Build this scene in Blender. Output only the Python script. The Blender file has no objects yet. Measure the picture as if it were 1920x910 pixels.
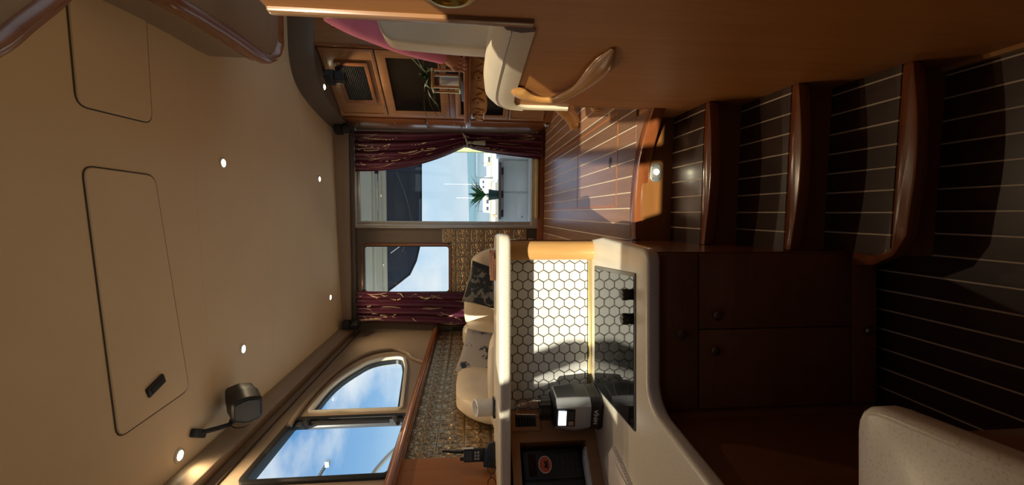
import bpy, bmesh, math, random
from mathutils import Vector, Matrix
R = math.radians
scene = bpy.context.scene
col = scene.collection
# ------------------------------------------------------------------ camera, world, sun, exposure
YAW, PITCH = R(3.914), R(5.569)
cr = Vector((math.cos(YAW), math.sin(YAW), 0))
cf = Vector((-math.sin(YAW)*math.cos(PITCH), math.cos(YAW)*math.cos(PITCH), -math.sin(PITCH)))
cu = cr.cross(cf)
cd = bpy.data.cameras.new('camera'); cam = bpy.data.objects.new('camera', cd); col.objects.link(cam)
cd.sensor_fit = 'HORIZONTAL'; cd.sensor_width = 36; cd.lens = 15.0; cd.clip_start = 0.02; cd.clip_end = 2000
m = Matrix(((-cu.x, cr.x, -cf.x, 0), (-cu.y, cr.y, -cf.y, 0), (-cu.z, cr.z, -cf.z, 1.5), (0, 0, 0, 1)))  # phone held sideways
cam.matrix_world = m
scene.camera = cam
vs = scene.view_settings
vs.view_transform = 'Standard'; vs.look = 'None'; vs.gamma = 1.0; vs.use_curve_mapping = False
vs.exposure = 1.3
SUN_TO = Vector((-0.20, -1.0, 0.62)).normalized()
sd = bpy.data.lights.new('sun', 'SUN'); sd.energy = 3.9; sd.angle = R(0.6); sd.color = (1.0, 0.90, 0.74)
so = bpy.data.objects.new('sun', sd); col.objects.link(so)
so.rotation_euler = SUN_TO.to_track_quat('Z', 'Y').to_euler(); so.location = (0, -6, 8)

def N(nt, t, **kw):
    n = nt.nodes.new(t)
    for k, v in kw.items():
        if hasattr(n, k): setattr(n, k, v)
        else: n.inputs[k].default_value = v
    return n
def ramp(nt, stops):
    n = nt.nodes.new('ShaderNodeValToRGB'); e = n.color_ramp.elements
    while len(e) < len(stops): e.new(0.5)
    for i, (p, c) in enumerate(stops):
        e[i].position = p; e[i].color = (*c, 1) if len(c) == 3 else c
    return n
w = bpy.data.worlds.new('sky'); scene.world = w; w.use_nodes = True
nt = w.node_tree; nt.nodes.clear(); L = nt.links.new
tc = N(nt, 'ShaderNodeTexCoord'); sp = N(nt, 'ShaderNodeSeparateXYZ'); L(tc.outputs['Generated'], sp.inputs[0])
gr = ramp(nt, [(0.0, (0.62, 0.73, 0.80)), (0.12, (0.50, 0.68, 0.84)), (0.20, (0.26, 0.47, 0.74)), (0.34, (0.13, 0.33, 0.64)), (1.0, (0.10, 0.25, 0.52))])
L(sp.outputs['Z'], gr.inputs[0])
mp = N(nt, 'ShaderNodeMapping'); mp.inputs['Scale'].default_value = (1.0, 1.0, 2.2); L(tc.outputs['Generated'], mp.inputs[0])
nz = N(nt, 'ShaderNodeTexNoise'); nz.inputs['Scale'].default_value = 4.0; nz.inputs['Detail'].default_value = 7; nz.inputs['Roughness'].default_value = 0.55
L(mp.outputs[0], nz.inputs['Vector'])
cl = ramp(nt, [(0.43, (0, 0, 0)), (0.66, (1, 1, 1))]); L(nz.outputs['Fac'], cl.inputs[0])
mx = N(nt, 'ShaderNodeMix', data_type='RGBA'); L(cl.outputs[0], mx.inputs[0]); L(gr.outputs[0], mx.inputs[6]); mx.inputs[7].default_value = (0.80, 0.84, 0.88, 1)
bg = N(nt, 'ShaderNodeBackground'); bg.inputs['Strength'].default_value = 0.50; L(mx.outputs[2], bg.inputs[0])
wo = N(nt, 'ShaderNodeOutputWorld'); L(bg.outputs[0], wo.inputs[0])

# ------------------------------------------------------------------ materials
def base(name, rough=0.5, metal=0.0, spec=0.5):
    mt = bpy.data.materials.new(name); mt.use_nodes = True
    b = mt.node_tree.nodes['Principled BSDF']
    b.inputs['Roughness'].default_value = rough; b.inputs['Metallic'].default_value = metal
    b.inputs['Specular IOR Level'].default_value = spec
    return mt, mt.node_tree, b
def plain(name, c, rough=0.5, metal=0.0, spec=0.5, var=0.06, scale=14.0, bump=0.0, bscale=60.0, coat=0.0):
    mt, nt, b = base(name, rough, metal, spec); L = nt.links.new
    tc = N(nt, 'ShaderNodeTexCoord'); nz = N(nt, 'ShaderNodeTexNoise'); nz.inputs['Scale'].default_value = scale; nz.inputs['Detail'].default_value = 5
    L(tc.outputs['Object'], nz.inputs['Vector'])
    rp = ramp(nt, [(0.3, tuple(x*(1-var) for x in c)), (0.7, tuple(min(1, x*(1+var)) for x in c))])
    L(nz.outputs['Fac'], rp.inputs[0]); L(rp.outputs[0], b.inputs['Base Color'])
    if bump:
        n2 = N(nt, 'ShaderNodeTexNoise'); n2.inputs['Scale'].default_value = bscale; n2.inputs['Detail'].default_value = 4; L(tc.outputs['Object'], n2.inputs['Vector'])
        bp = N(nt, 'ShaderNodeBump'); bp.inputs['Strength'].default_value = bump; bp.inputs['Distance'].default_value = 0.01
        L(n2.outputs['Fac'], bp.inputs['Height']); L(bp.outputs[0], b.inputs['Normal'])
    if coat: b.inputs['Coat Weight'].default_value = coat; b.inputs['Coat Roughness'].default_value = 0.12
    return mt
def wood(name, c1, c2, grain='Z', rough=0.32, coat=0.35, rnd=0.0, fine=1.0):
    mt, nt, b = base(name, rough); L = nt.links.new
    tc = N(nt, 'ShaderNodeTexCoord'); mp = N(nt, 'ShaderNodeMapping')
    s = {'X': (0.9, 14, 14), 'Y': (14, 0.9, 14), 'Z': (14, 14, 0.9)}[grain]
    mp.inputs['Scale'].default_value = tuple(x*fine for x in s); L(tc.outputs['Object'], mp.inputs[0])
    src = mp.outputs[0]
    if rnd:
        oi = N(nt, 'ShaderNodeObjectInfo'); ad = N(nt, 'ShaderNodeVectorMath', operation='ADD'); sc = N(nt, 'ShaderNodeVectorMath', operation='SCALE')
        cb = N(nt, 'ShaderNodeCombineXYZ')
        for k in range(3): L(oi.outputs['Random'], cb.inputs[k])
        L(cb.outputs[0], sc.inputs[0]); sc.inputs['Scale'].default_value = 37.0
        L(mp.outputs[0], ad.inputs[0]); L(sc.outputs[0], ad.inputs[1]); src = ad.outputs[0]
    nz = N(nt, 'ShaderNodeTexNoise'); nz.inputs['Scale'].default_value = 1.0; nz.inputs['Detail'].default_value = 8; nz.inputs['Roughness'].default_value = 0.62; nz.inputs['Distortion'].default_value = 0.6
    L(src, nz.inputs['Vector'])
    n3 = N(nt, 'ShaderNodeTexNoise'); n3.inputs['Scale'].default_value = 9.0; n3.inputs['Detail'].default_value = 3; L(src, n3.inputs['Vector'])
    ma = N(nt, 'ShaderNodeMath', operation='MULTIPLY_ADD'); L(n3.outputs['Fac'], ma.inputs[0]); ma.inputs[1].default_value = 0.25; L(nz.outputs['Fac'], ma.inputs[2])
    rp = ramp(nt, [(0.42, c1), (0.82, c2)]); L(ma.outputs[0], rp.inputs[0])
    out = rp.outputs[0]
    if rnd:
        hs = N(nt, 'ShaderNodeHueSaturation'); mr = N(nt, 'ShaderNodeMapRange'); L(oi.outputs['Random'], mr.inputs[0])
        mr.inputs[3].default_value = 1-rnd; mr.inputs[4].default_value = 1+rnd; L(mr.outputs[0], hs.inputs['Value']); L(out, hs.inputs['Color']); out = hs.outputs[0]
    L(out, b.inputs['Base Color'])
    bp = N(nt, 'ShaderNodeBump'); bp.inputs['Strength'].default_value = 0.06; bp.inputs['Distance'].default_value = 0.004
    L(ma.outputs[0], bp.inputs['Height']); L(bp.outputs[0], b.inputs['Normal'])
    b.inputs['Coat Weight'].default_value = coat; b.inputs['Coat Roughness'].default_value = 0.15
    return mt
def speckle(name, c, c2, rough=0.3, scale=260.0, thr=0.62):
    mt, nt, b = base(name, rough); L = nt.links.new
    tc = N(nt, 'ShaderNodeTexCoord'); nz = N(nt, 'ShaderNodeTexNoise'); nz.inputs['Scale'].default_value = scale; nz.inputs['Detail'].default_value = 2
    L(tc.outputs['Object'], nz.inputs['Vector'])
    rp = ramp(nt, [(thr-0.08, c), (thr+0.06, c2)]); L(nz.outputs['Fac'], rp.inputs[0]); L(rp.outputs[0], b.inputs['Base Color'])
    return mt
def distressed(name, c, c2, scale=9.0, thr=0.5):
    mt, nt, b = base(name, 0.85, spec=0.2); L = nt.links.new
    tc = N(nt, 'ShaderNodeTexCoord'); nz = N(nt, 'ShaderNodeTexNoise'); nz.inputs['Scale'].default_value = scale; nz.inputs['Detail'].default_value = 9; nz.inputs['Roughness'].default_value = 0.68
    L(tc.outputs['Object'], nz.inputs['Vector'])
    rp = ramp(nt, [(thr-0.015, c), (thr+0.015, c2)]); L(nz.outputs['Fac'], rp.inputs[0]); L(rp.outputs[0], b.inputs['Base Color'])
    return mt
def thin_glass(name, tint, gloss=0.03):
    mt = bpy.data.materials.new(name); mt.use_nodes = True; nt = mt.node_tree; nt.nodes.clear(); L = nt.links.new
    t = N(nt, 'ShaderNodeBsdfTransparent'); t.inputs[0].default_value = (*tint, 1)
    g = N(nt, 'ShaderNodeBsdfGlossy'); g.inputs['Roughness'].default_value = 0.02
    mm = N(nt, 'ShaderNodeMixShader'); mm.inputs[0].default_value = gloss; L(t.outputs[0], mm.inputs[1]); L(g.outputs[0], mm.inputs[2])
    o = N(nt, 'ShaderNodeOutputMaterial'); L(mm.outputs[0], o.inputs[0]); return mt
def emit(name, c, s):
    mt, nt, b = base(name, 0.4); b.inputs['Base Color'].default_value = (*c, 1)
    b.inputs['Emission Color'].default_value = (*c, 1); b.inputs['Emission Strength'].default_value = s; return mt

M = {}
M['panel'] = wood('honey_teak_panel', (0.33, 0.115, 0.030), (0.42, 0.16, 0.046), 'Z', 0.55, 0.0)
M['panely'] = wood('honey_teak_lengthwise', (0.40, 0.150, 0.032), (0.52, 0.21, 0.052), 'Z', 0.50, 0.0)
M['cherry'] = wood('cherry_cabinet', (0.27, 0.125, 0.050), (0.36, 0.175, 0.075), 'Z', 0.33, 0.3)
M['cherryd'] = wood('dark_cherry_frame', (0.20, 0.070, 0.024), (0.27, 0.10, 0.036), 'Z', 0.28, 0.4)
M['mahog'] = wood('mahogany_nosing', (0.18, 0.050, 0.015), (0.26, 0.080, 0.024), 'X', 0.22, 0.5)
M['mahogy'] = wood('mahogany_lengthwise', (0.20, 0.062, 0.020), (0.28, 0.095, 0.030), 'Y', 0.25, 0.45)
M['galleywood'] = wood('galley_cabinet_teak', (0.18, 0.075, 0.030), (0.24, 0.10, 0.042), 'X', 0.32, 0.3)
M['riser'] = wood('riser_teak', (0.22, 0.085, 0.022), (0.29, 0.12, 0.034), 'X', 0.35, 0.25)
M['post'] = wood('golden_oak_post', (0.52, 0.27, 0.085), (0.62, 0.35, 0.13), 'Z', 0.30, 0.3)
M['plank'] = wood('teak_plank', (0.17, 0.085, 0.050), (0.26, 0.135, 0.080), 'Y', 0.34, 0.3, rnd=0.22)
M['plank_shade'] = wood('shade_toned_teak_plank', (0.036, 0.016, 0.010), (0.066, 0.030, 0.018), 'Y', 0.42, 0.2, rnd=0.25)  # same teak darkened, so the galley's shade sits in the colour
M['seam'] = plain('pale_holly_seam', (0.62, 0.52, 0.38), 0.4)
M['inlay'] = plain('orange_hatch_inlay', (0.34, 0.12, 0.035), 0.3)
M['rail'] = wood('polished_handrail', (0.42, 0.19, 0.050), (0.53, 0.26, 0.080), 'Y', 0.28, 0.3)
M['ceiling'] = plain('cream_vinyl_ceiling', (0.84, 0.66, 0.42), 0.6, var=0.02, scale=3, spec=0.3)
M['tan'] = plain('tan_vinyl', (0.34, 0.25, 0.165), 0.5, var=0.03)
M['tand'] = plain('taupe_vinyl', (0.15, 0.115, 0.085), 0.5, var=0.03)
M['piping'] = plain('dark_piping', (0.085, 0.06, 0.04), 0.6)
M['corian'] = speckle('speckled_cream_solid_surface', (0.70, 0.64, 0.53), (0.56, 0.49, 0.39), 0.28)
M['hex'] = plain('white_glazed_tile', (0.74, 0.73, 0.70), 0.18, var=0.03, scale=30)
M['grout'] = plain('bronze_grout', (0.12, 0.095, 0.055), 0.6)
M['brass'] = plain('brass', (0.62, 0.45, 0.14), 0.28, 1.0)
M['goldstrip'] = plain('gold_trim_strip', (0.66, 0.52, 0.22), 0.3, 0.7)
M['tin'] = plain('bronze_pressed_tin', (0.46, 0.34, 0.20), 0.30, 0.85, var=0.35, scale=26)
M['tinback'] = plain('dark_tin_joint', (0.06, 0.045, 0.03), 0.5, 0.4)
M['alu'] = plain('brushed_aluminium', (0.52, 0.51, 0.48), 0.35, 0.8)
M['chrome'] = plain('chrome', (0.75, 0.75, 0.75), 0.15, 1.0)
M['nickel'] = plain('antique_knob', (0.20, 0.17, 0.14), 0.3, 0.9)
M['leather'] = plain('cream_leather', (0.66, 0.54, 0.38), 0.42, var=0.05, scale=8, bump=0.06, bscale=160)
M['leatherd'] = plain('cream_leather_piping', (0.46, 0.38, 0.27), 0.45)
M['curtain'] = plain('maroon_satin', (0.060, 0.008, 0.022), 0.45, var=0.15, scale=5)
M['gold'] = plain('gold_print', (0.62, 0.47, 0.27), 0.5)
M['tassel'] = plain('grey_green_cord', (0.20, 0.20, 0.15), 0.75, bump=0.3, bscale=200)
M['black'] = plain('black_plastic', (0.010, 0.010, 0.011), 0.42)
M['blackm'] = plain('matt_black_plastic', (0.018, 0.018, 0.018), 0.62)
M['grille'] = plain('dark_grille_cloth', (0.035, 0.037, 0.042), 0.9)
M['glassblk'] = plain('black_ceramic_glass', (0.006, 0.006, 0.007), 0.035, spec=0.7, var=0.0)
M['tvglass'] = plain('dark_cabinet_glass', (0.008, 0.007, 0.006), 0.10, spec=0.6, var=0.0)
M['white'] = plain('white_gelcoat', (0.88, 0.88, 0.84), 0.3, var=0.02)
M['cream'] = plain('cream_gelcoat', (0.72, 0.66, 0.52), 0.4, var=0.02)
M['navy'] = plain('navy_canvas', (0.050, 0.062, 0.095), 0.75, var=0.12)
M['silver'] = plain('silver_grey_plastic', (0.36, 0.365, 0.375), 0.34, 0.3)
M['charcoal'] = plain('charcoal_plastic', (0.07, 0.072, 0.078), 0.32, 0.2)
M['paper'] = plain('white_paper', (0.78, 0.76, 0.70), 0.8)
M['cloth'] = plain('off_white_cotton', (0.74, 0.66, 0.60), 0.9, bump=0.2, bscale=220)
M['wax'] = plain('white_wax', (0.78, 0.75, 0.68), 0.4)
M['red'] = plain('red_print', (0.55, 0.09, 0.04), 0.4)
M['copperwood'] = wood('copper_toned_wood', (0.50, 0.22, 0.12), (0.68, 0.36, 0.20), 'X', 0.35, 0.2, rnd=0.25)
M['leaf'] = plain('green_leaf', (0.07, 0.20, 0.05), 0.4, var=0.3, scale=12)
M['leafd'] = plain('dark_green_leaf', (0.03, 0.075, 0.025), 0.4, var=0.3, scale=12)
M['pot'] = plain('dark_teal_pot', (0.02, 0.06, 0.055), 0.35)
M['caprail'] = wood('brown_caprail', (0.14, 0.07, 0.05), (0.20, 0.10, 0.07), 'X', 0.3, 0.3)
M['pink'] = plain('pink_knit', (0.86, 0.27, 0.42), 0.8, spec=0.2, bump=0.25, bscale=90)
M['skin'] = plain('skin', (0.55, 0.27, 0.17), 0.5, var=0.08)
M['hair'] = plain('brown_hair', (0.07, 0.04, 0.025), 0.55)
M['denim'] = plain('dark_denim', (0.03, 0.04, 0.07), 0.8)
M['hill'] = plain('hazy_blue_hill', (0.13, 0.22, 0.28), 1.0, var=0.1, scale=0.02, spec=0.0)
M['water'] = plain('marina_water', (0.05, 0.11, 0.13), 0.08, var=0.1, scale=0.3, bump=0.3, bscale=1.5)
M['dock'] = plain('weathered_dock', (0.42, 0.38, 0.26), 0.85, var=0.15, scale=2)
M['lime'] = plain('lichen_green_timber', (0.42, 0.48, 0.22), 0.9, var=0.2, scale=6)
M['boatglass'] = plain('boat_window', (0.07, 0.085, 0.11), 0.15)
M['lampglow'] = emit('warm_led', (1.0, 0.86, 0.55), 9.0)
M['screen'] = emit('panel_sun_glare_glow', (0.90, 0.94, 1.0), 1.6)  # glow stands in for sun reflecting off the blender's panel
M['glass'] = thin_glass('clear_window_glass', (0.90, 0.93, 0.94))
M['shield'] = thin_glass('windscreen_glass', (0.86, 0.88, 0.86))
M['cup'] = thin_glass('clear_plastic_cup', (0.78, 0.74, 0.74), 0.14)
M['pillow1'] = distressed('dark_distressed_velvet', (0.025, 0.028, 0.034), (0.17, 0.16, 0.15), 8.0, 0.52)
M['pillow2'] = distressed('grey_distressed_velvet', (0.025, 0.03, 0.04), (0.30, 0.27, 0.25), 9.0, 0.44)
M['boots'] = plain('brown_shoe', (0.08, 0.045, 0.025), 0.5)

# ------------------------------------------------------------------ mesh building helpers
GAL = Matrix.Rotation(YAW, 4, 'Z')      # the galley counters stand turned by this angle to the boat's axis
I4 = Matrix.Identity(4)
class MB:
    def __init__(s, xf=None): s.V = []; s.F = []; s.xf = xf or I4
    def add(s, vs, fs):
        o = len(s.V); s.V += [tuple(v) for v in vs]; s.F += [tuple(i+o for i in f) for f in fs]; return s
    def box(s, x0, x1, y0, y1, z0, z1):
        return s.add([(x0,y0,z0),(x1,y0,z0),(x1,y1,z0),(x0,y1,z0),(x0,y0,z1),(x1,y0,z1),(x1,y1,z1),(x0,y1,z1)],
                     [(0,3,2,1),(4,5,6,7),(0,1,5,4),(1,2,6,5),(2,3,7,6),(3,0,4,7)])
    def prism(s, pts, lo, hi, ax='z'):
        f = {'z': lambda p, h: (p[0], p[1], h), 'x': lambda p, h: (h, p[0], p[1]), 'y': lambda p, h: (p[0], h, p[1])}[ax]
        n = len(pts); vs = [f(p, lo) for p in pts] + [f(p, hi) for p in pts]
        return s.add(vs, [tuple(range(n))[::-1], tuple(range(n, 2*n))] + [(i, (i+1) % n, n+(i+1) % n, n+i) for i in range(n)])
    def frame(s, outer, inner, lo, hi, ax='z'):
        f = {'z': lambda p, h: (p[0], p[1], h), 'x': lambda p, h: (h, p[0], p[1]), 'y': lambda p, h: (p[0], h, p[1])}[ax]
        n = len(outer); vs = [f(p, lo) for p in outer] + [f(p, lo) for p in inner] + [f(p, hi) for p in outer] + [f(p, hi) for p in inner]
        fs = []
        for i in range(n):
            j = (i+1) % n
            fs += [(i, j, n+j, n+i), (2*n+i, 3*n+i, 3*n+j, 2*n+j), (i, 2*n+i, 2*n+j, j), (n+i, n+j, 3*n+j, 3*n+i)]
        return s.add(vs, fs)
    def tube(s, pts, r, n=8, sx=1.0, sy=1.0, closed=False, up=(0, 0, 1)):
        pts = [Vector(p) for p in pts]; k = len(pts); rr = r if isinstance(r, (list, tuple)) else [r]*k
        vs = []; fs = []; prev = None
        for i, p in enumerate(pts):
            if closed: t = (pts[(i+1) % k] - pts[i-1])
            else: t = pts[min(i+1, k-1)] - pts[max(i-1, 0)]
            t.normalize()
            if prev is None:
                a = Vector(up)
                if abs(a.dot(t)) > 0.95: a = Vector((1, 0, 0))
                u = (a - t*a.dot(t)).normalized()
            else:
                u = prev - t*prev.dot(t)
                u.normalize()
            prev = u; v = t.cross(u)
            for q in range(n):
                an = 2*math.pi*q/n
                vs.append(p + u*(math.cos(an)*rr[i]*sx) + v*(math.sin(an)*rr[i]*sy))
        for i in range(k if closed else k-1):
            j = (i+1) % k
            for q in range(n): fs.append((i*n+q, i*n+(q+1) % n, j*n+(q+1) % n, j*n+q))
        if not closed: fs += [tuple(range(n))[::-1], tuple(range((k-1)*n, k*n))]
        return s.add(vs, fs)
    def lathe(s, prof, c=(0, 0, 0), n=20, ax='z', sx=1, sy=1):
        vs = []; fs = []; k = len(prof)
        for (r, h) in prof:
            for q in range(n):
                an = 2*math.pi*q/n; a, b = r*math.cos(an)*sx, r*math.sin(an)*sy
                v = {'z': (a, b, h), 'x': (h, a, b), 'y': (b, h, a)}[ax]
                vs.append((v[0]+c[0], v[1]+c[1], v[2]+c[2]))
        for i in range(k-1):
            for q in range(n): fs.append((i*n+q, i*n+(q+1) % n, (i+1)*n+(q+1) % n, (i+1)*n+q))
        fs += [tuple(range(n))[::-1], tuple(range((k-1)*n, k*n))]
        return s.add(vs, fs)
    def grid(s, f, nu, nv, wrap=False):
        vs = [f(i/nu, j/nv) for j in range(nv+1) for i in range(nu+1)]
        return s.add(vs, [(j*(nu+1)+i, j*(nu+1)+i+1, (j+1)*(nu+1)+i+1, (j+1)*(nu+1)+i) for j in range(nv) for i in range(nu)])
    def ell(s, c, rx, ry, rz, n=14, k=9):
        pr = [(math.sin(math.pi*i/k), -math.cos(math.pi*i/k)) for i in range(k+1)]
        pr[0] = (0.02, -1); pr[-1] = (0.02, 1); vs = []; fs = []
        for (r, h) in pr:
            for q in range(n):
                an = 2*math.pi*q/n; vs.append((c[0]+rx*r*math.cos(an), c[1]+ry*r*math.sin(an), c[2]+rz*h))
        for i in range(k):
            for q in range(n): fs.append((i*n+q, i*n+(q+1) % n, (i+1)*n+(q+1) % n, (i+1)*n+q))
        fs += [tuple(range(n))[::-1], tuple(range(k*n, (k+1)*n))]
        return s.add(vs, fs)
    def mesh(s, name, mat, smooth=False, bevel=0.0, seg=2, solid=0.0):
        me = bpy.data.meshes.new(name); me.from_pydata([s.xf @ Vector(v) for v in s.V], [], s.F)
        bm = bmesh.new(); bm.from_mesh(me)
        if not solid: bmesh.ops.recalc_face_normals(bm, faces=bm.faces)
        if bevel:
            es = [e for e in bm.edges if len(e.link_faces) == 2 and e.calc_face_angle(0) > 0.6]
            bmesh.ops.bevel(bm, geom=es, offset=bevel, segments=seg, profile=0.5, affect='EDGES', clamp_overlap=True)
        if solid:
            bmesh.ops.solidify(bm, geom=bm.faces[:], thickness=solid)
            bmesh.ops.recalc_face_normals(bm, faces=bm.faces)
        bm.to_mesh(me); bm.free()
        if smooth or bevel:
            me.polygons.foreach_set('use_smooth', [True]*len(me.polygons)); me.set_sharp_from_angle(angle=R(40))
        me.materials.append(M[mat]); return me
    def build(s, name, mat, parent=None, **kw): return link(name, s.mesh(name, mat, **kw), parent)
def link(name, me, parent=None, loc=None):
    o = bpy.data.objects.new(name, me); col.objects.link(o)
    if loc: o.location = loc
    if parent:
        o.parent = parent
        if parent.type == 'EMPTY': o.matrix_parent_inverse = parent.matrix_basis.inverted()
        elif not loc is None: o.matrix_parent_inverse = parent.matrix_basis.inverted()
        else: o.matrix_parent_inverse = parent.matrix_basis.inverted()
    return o
def tag(o, label, cat, group=None):
    o['label'] = label; o['category'] = cat
    if group: o['group'] = group
    return o
def thing(name, loc, label, cat, group=None, xf=None):
    e = bpy.data.objects.new(name, None); col.objects.link(e)
    e.location = (xf @ Vector(loc)) if xf else loc; e.empty_display_size = 0.05
    return tag(e, label, cat, group)
def struct(o): o['kind'] = 'structure'; return o
def rect(x0, x1, y0, y1): return [(x0, y0), (x1, y0), (x1, y1), (x0, y1)]
def rrect(x0, x1, y0, y1, r, n=5):
    out = []
    for cx, cy, a0 in ((x1-r, y1-r, 0), (x0+r, y1-r, 90), (x0+r, y0+r, 180), (x1-r, y0+r, 270)):
        for i in range(n+1):
            an = R(a0+90*i/n); out.append((cx+r*math.cos(an), cy+r*math.sin(an)))
    return out
def roundpoly(pts, r, n=5):
    out = []; k = len(pts)
    for i in range(k):
        p0, p, p1 = Vector(pts[i-1]), Vector(pts[i]), Vector(pts[(i+1) % k])
        ri = r[i] if isinstance(r, (list, tuple)) else r
        a = (p0-p); b = (p1-p); d = min(ri, a.length*0.48, b.length*0.48)
        if d < 1e-5: out.append(tuple(p)); continue
        A = p+a.normalized()*d; B = p+b.normalized()*d
        for q in range(n+1):
            t = q/n; v = A*(1-t)**2 + p*2*t*(1-t) + B*t*t; out.append((v.x, v.y))
    return out
def inset(pts, d):
    out = []; k = len(pts)
    area = sum(pts[i-1][0]*pts[i][1]-pts[i][0]*pts[i-1][1] for i in range(k)); sg = 1 if area > 0 else -1
    for i in range(k):
        a = Vector(pts[i])-Vector(pts[i-1]); b = Vector(pts[(i+1) % k])-Vector(pts[i])
        na = Vector((-a.y, a.x)).normalized()*sg; nb = Vector((-b.y, b.x)).normalized()*sg
        nn = (na+nb).normalized(); c = max(0.35, nn.dot(na)); q = Vector(pts[i])+nn*(d/c); out.append((q.x, q.y))
    return out
def spline(P, n=8):
    P = [Vector(p) for p in P]; out = []
    for i in range(len(P)-1):
        p0, p1, p2, p3 = P[max(i-1, 0)], P[i], P[i+1], P[min(i+2, len(P)-1)]
        for q in range(n):
            t = q/n
            out.append(0.5*((2*p1)+(p2-p0)*t+(2*p0-5*p1+4*p2-p3)*t*t+(3*p1-p0-3*p2+p3)*t**3))
    out.append(P[-1]); return out
def text_mesh(s, size, mat, M4, name='lettering', parent=None, ext=0.0006):
    cv = bpy.data.curves.new(name, 'FONT'); cv.body = s; cv.size = size; cv.extrude = ext; cv.align_x = 'CENTER'; cv.align_y = 'CENTER'
    tmp = bpy.data.objects.new(name, cv); col.objects.link(tmp)
    dg = bpy.context.evaluated_depsgraph_get(); me = bpy.data.meshes.new_from_object(tmp.evaluated_get(dg))
    bpy.data.objects.remove(tmp); me.transform(M4); me.materials.clear(); me.materials.append(M[mat])
    return link(name, me, parent)
rnd = random.Random(7)
def CZ(x): return 2.885+0.028*x          # underside of the cambered ceiling

# ------------------------------------------------------------------ the shell
def ceiling():
    m = MB(); pts = rect(-1.42, 2.0, 0.12, 4.82)
    vs = [(x, y, CZ(x)) for x, y in pts] + [(x, y, CZ(x)+0.08) for x, y in pts]
    m.add(vs, [(3,2,1,0),(4,5,6,7),(0,1,5,4),(1,2,6,5),(2,3,7,6),(3,0,4,7)])
    c = struct(m.build('ceiling', 'ceiling'))
    for y in (2.33, 3.05, 3.75):                                        # sewn seams of the vinyl lining
        t = MB(); t.tube([(-1.25, y, CZ(-1.25)+0.0012), (1.7, y, CZ(1.7)+0.0012)], 0.0022, 6); t.build('lining_seam', 'ceiling', c, smooth=True)
ceiling()
def left_wall():
    # window holes cut by building the wall from strips round the two openings
    w2 = rrect(2.055, 2.715, 1.885, 2.605, 0.05, 4)
    w1 = roundpoly([(2.80, 1.955), (3.57, 2.035), (3.86, 2.10), (3.78, 2.37), (3.30, 2.545), (2.80, 2.545)], [0.03, 0.1, 0.10, 0.22, 0.25, 0.03], 5)
    me = bpy.data.meshes.new('wall_left'); bm = bmesh.new()
    def loop(pts): 
        v = [bm.verts.new((-1.30, p[0], p[1])) for p in pts]; return [bm.edges.new((v[i], v[(i+1) % len(v)])) for i in range(len(v))]
    es = loop(rect(-0.30, 4.75, 1.86, 2.93)) + loop(w2) + loop(w1)
    bmesh.ops.triangle_fill(bm, use_beauty=True, use_dissolve=False, edges=es)
    def inside(pt, poly):
        c = False; n = len(poly)
        for i in range(n):
            (x1, y1), (x2, y2) = poly[i], poly[i-1]
            if (y1 > pt[1]) != (y2 > pt[1]) and pt[0] < (x2-x1)*(pt[1]-y1)/(y2-y1)+x1: c = not c
        return c
    bmesh.ops.delete(bm, geom=[f for f in bm.faces if inside((f.calc_center_median().y, f.calc_center_median().z), w2) or inside((f.calc_center_median().y, f.calc_center_median().z), w1)], context='FACES_ONLY')
    r = bmesh.ops.extrude_face_region(bm, geom=bm.faces[:]); bmesh.ops.translate(bm, vec=(-0.06, 0, 0), verts=[v for v in r['geom'] if isinstance(v, bmesh.types.BMVert)])
    bmesh.ops.recalc_face_normals(bm, faces=bm.faces); bm.to_mesh(me); bm.free(); me.materials.append(M['tan'])
    wl = struct(link('wall_left', me))
    m = MB(); m.box(-1.36, -1.30, -1.1, 4.75, 0.0, 1.86); m.build('lower_lining', 'tinback', wl)
    # aft-side window: fixed pane with moulded rim
    o = MB(); o.frame(inset(w1, -0.012), inset(w1, 0.012), -1.36, -1.285, 'x'); f1 = struct(o.build('window_1', 'cream', bevel=0.004))
    o = MB(); o.frame(inset(w1, 0.010), inset(w1, 0.028), -1.35, -1.315, 'x'); o.build('gasket', 'black', f1)
    o = MB(); o.prism(inset(w1, 0.016), -1.340, -1.335, 'x'); o.build('pane', 'glass', f1)
    # curved moulding above and behind that window
    pts = spline([(-1.285, y, z) for y, z in ((2.60, 2.585), (3.0, 2.61), (3.45, 2.585), (3.78, 2.51), (3.97, 2.39), (4.03, 2.22), (3.92, 2.09), (3.77, 2.01), (3.69, 1.94), (3.66, 1.90))], 6)
    o = MB(); o.tube(pts, 0.016, 8, 1.0, 1.0, up=(1, 0, 0)); struct(o.build('trim_1', 'tan', smooth=True))
    # sliding window: dark frame, inner sash rail and two latches
    o = MB(); o.frame(inset(w2, -0.008), inset(w2, 0.030), -1.35, -1.285, 'x'); f2 = struct(o.build('window_2', 'black', bevel=0.004))
    o = MB(); o.prism(inset(w2, 0.022), -1.335, -1.330, 'x'); o.build('pane', 'glass', f2)
    o = MB(); o.box(-1.325, -1.30, 2.625, 2.685, 1.90, 2.59); o.build('sash_rail', 'charcoal', f2, bevel=0.003)
    for z in (2.50, 1.975):
        o = MB(); o.box(-1.30, -1.275, 2.62, 2.66, z-0.022, z+0.022); o.tube([(-1.275, 2.64, z), (-1.255, 2.59, z-0.015), (-1.255, 2.52, z-0.045)], 0.013, 8); o.build('latch', 'black', f2, smooth=True)
left_wall()
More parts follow.
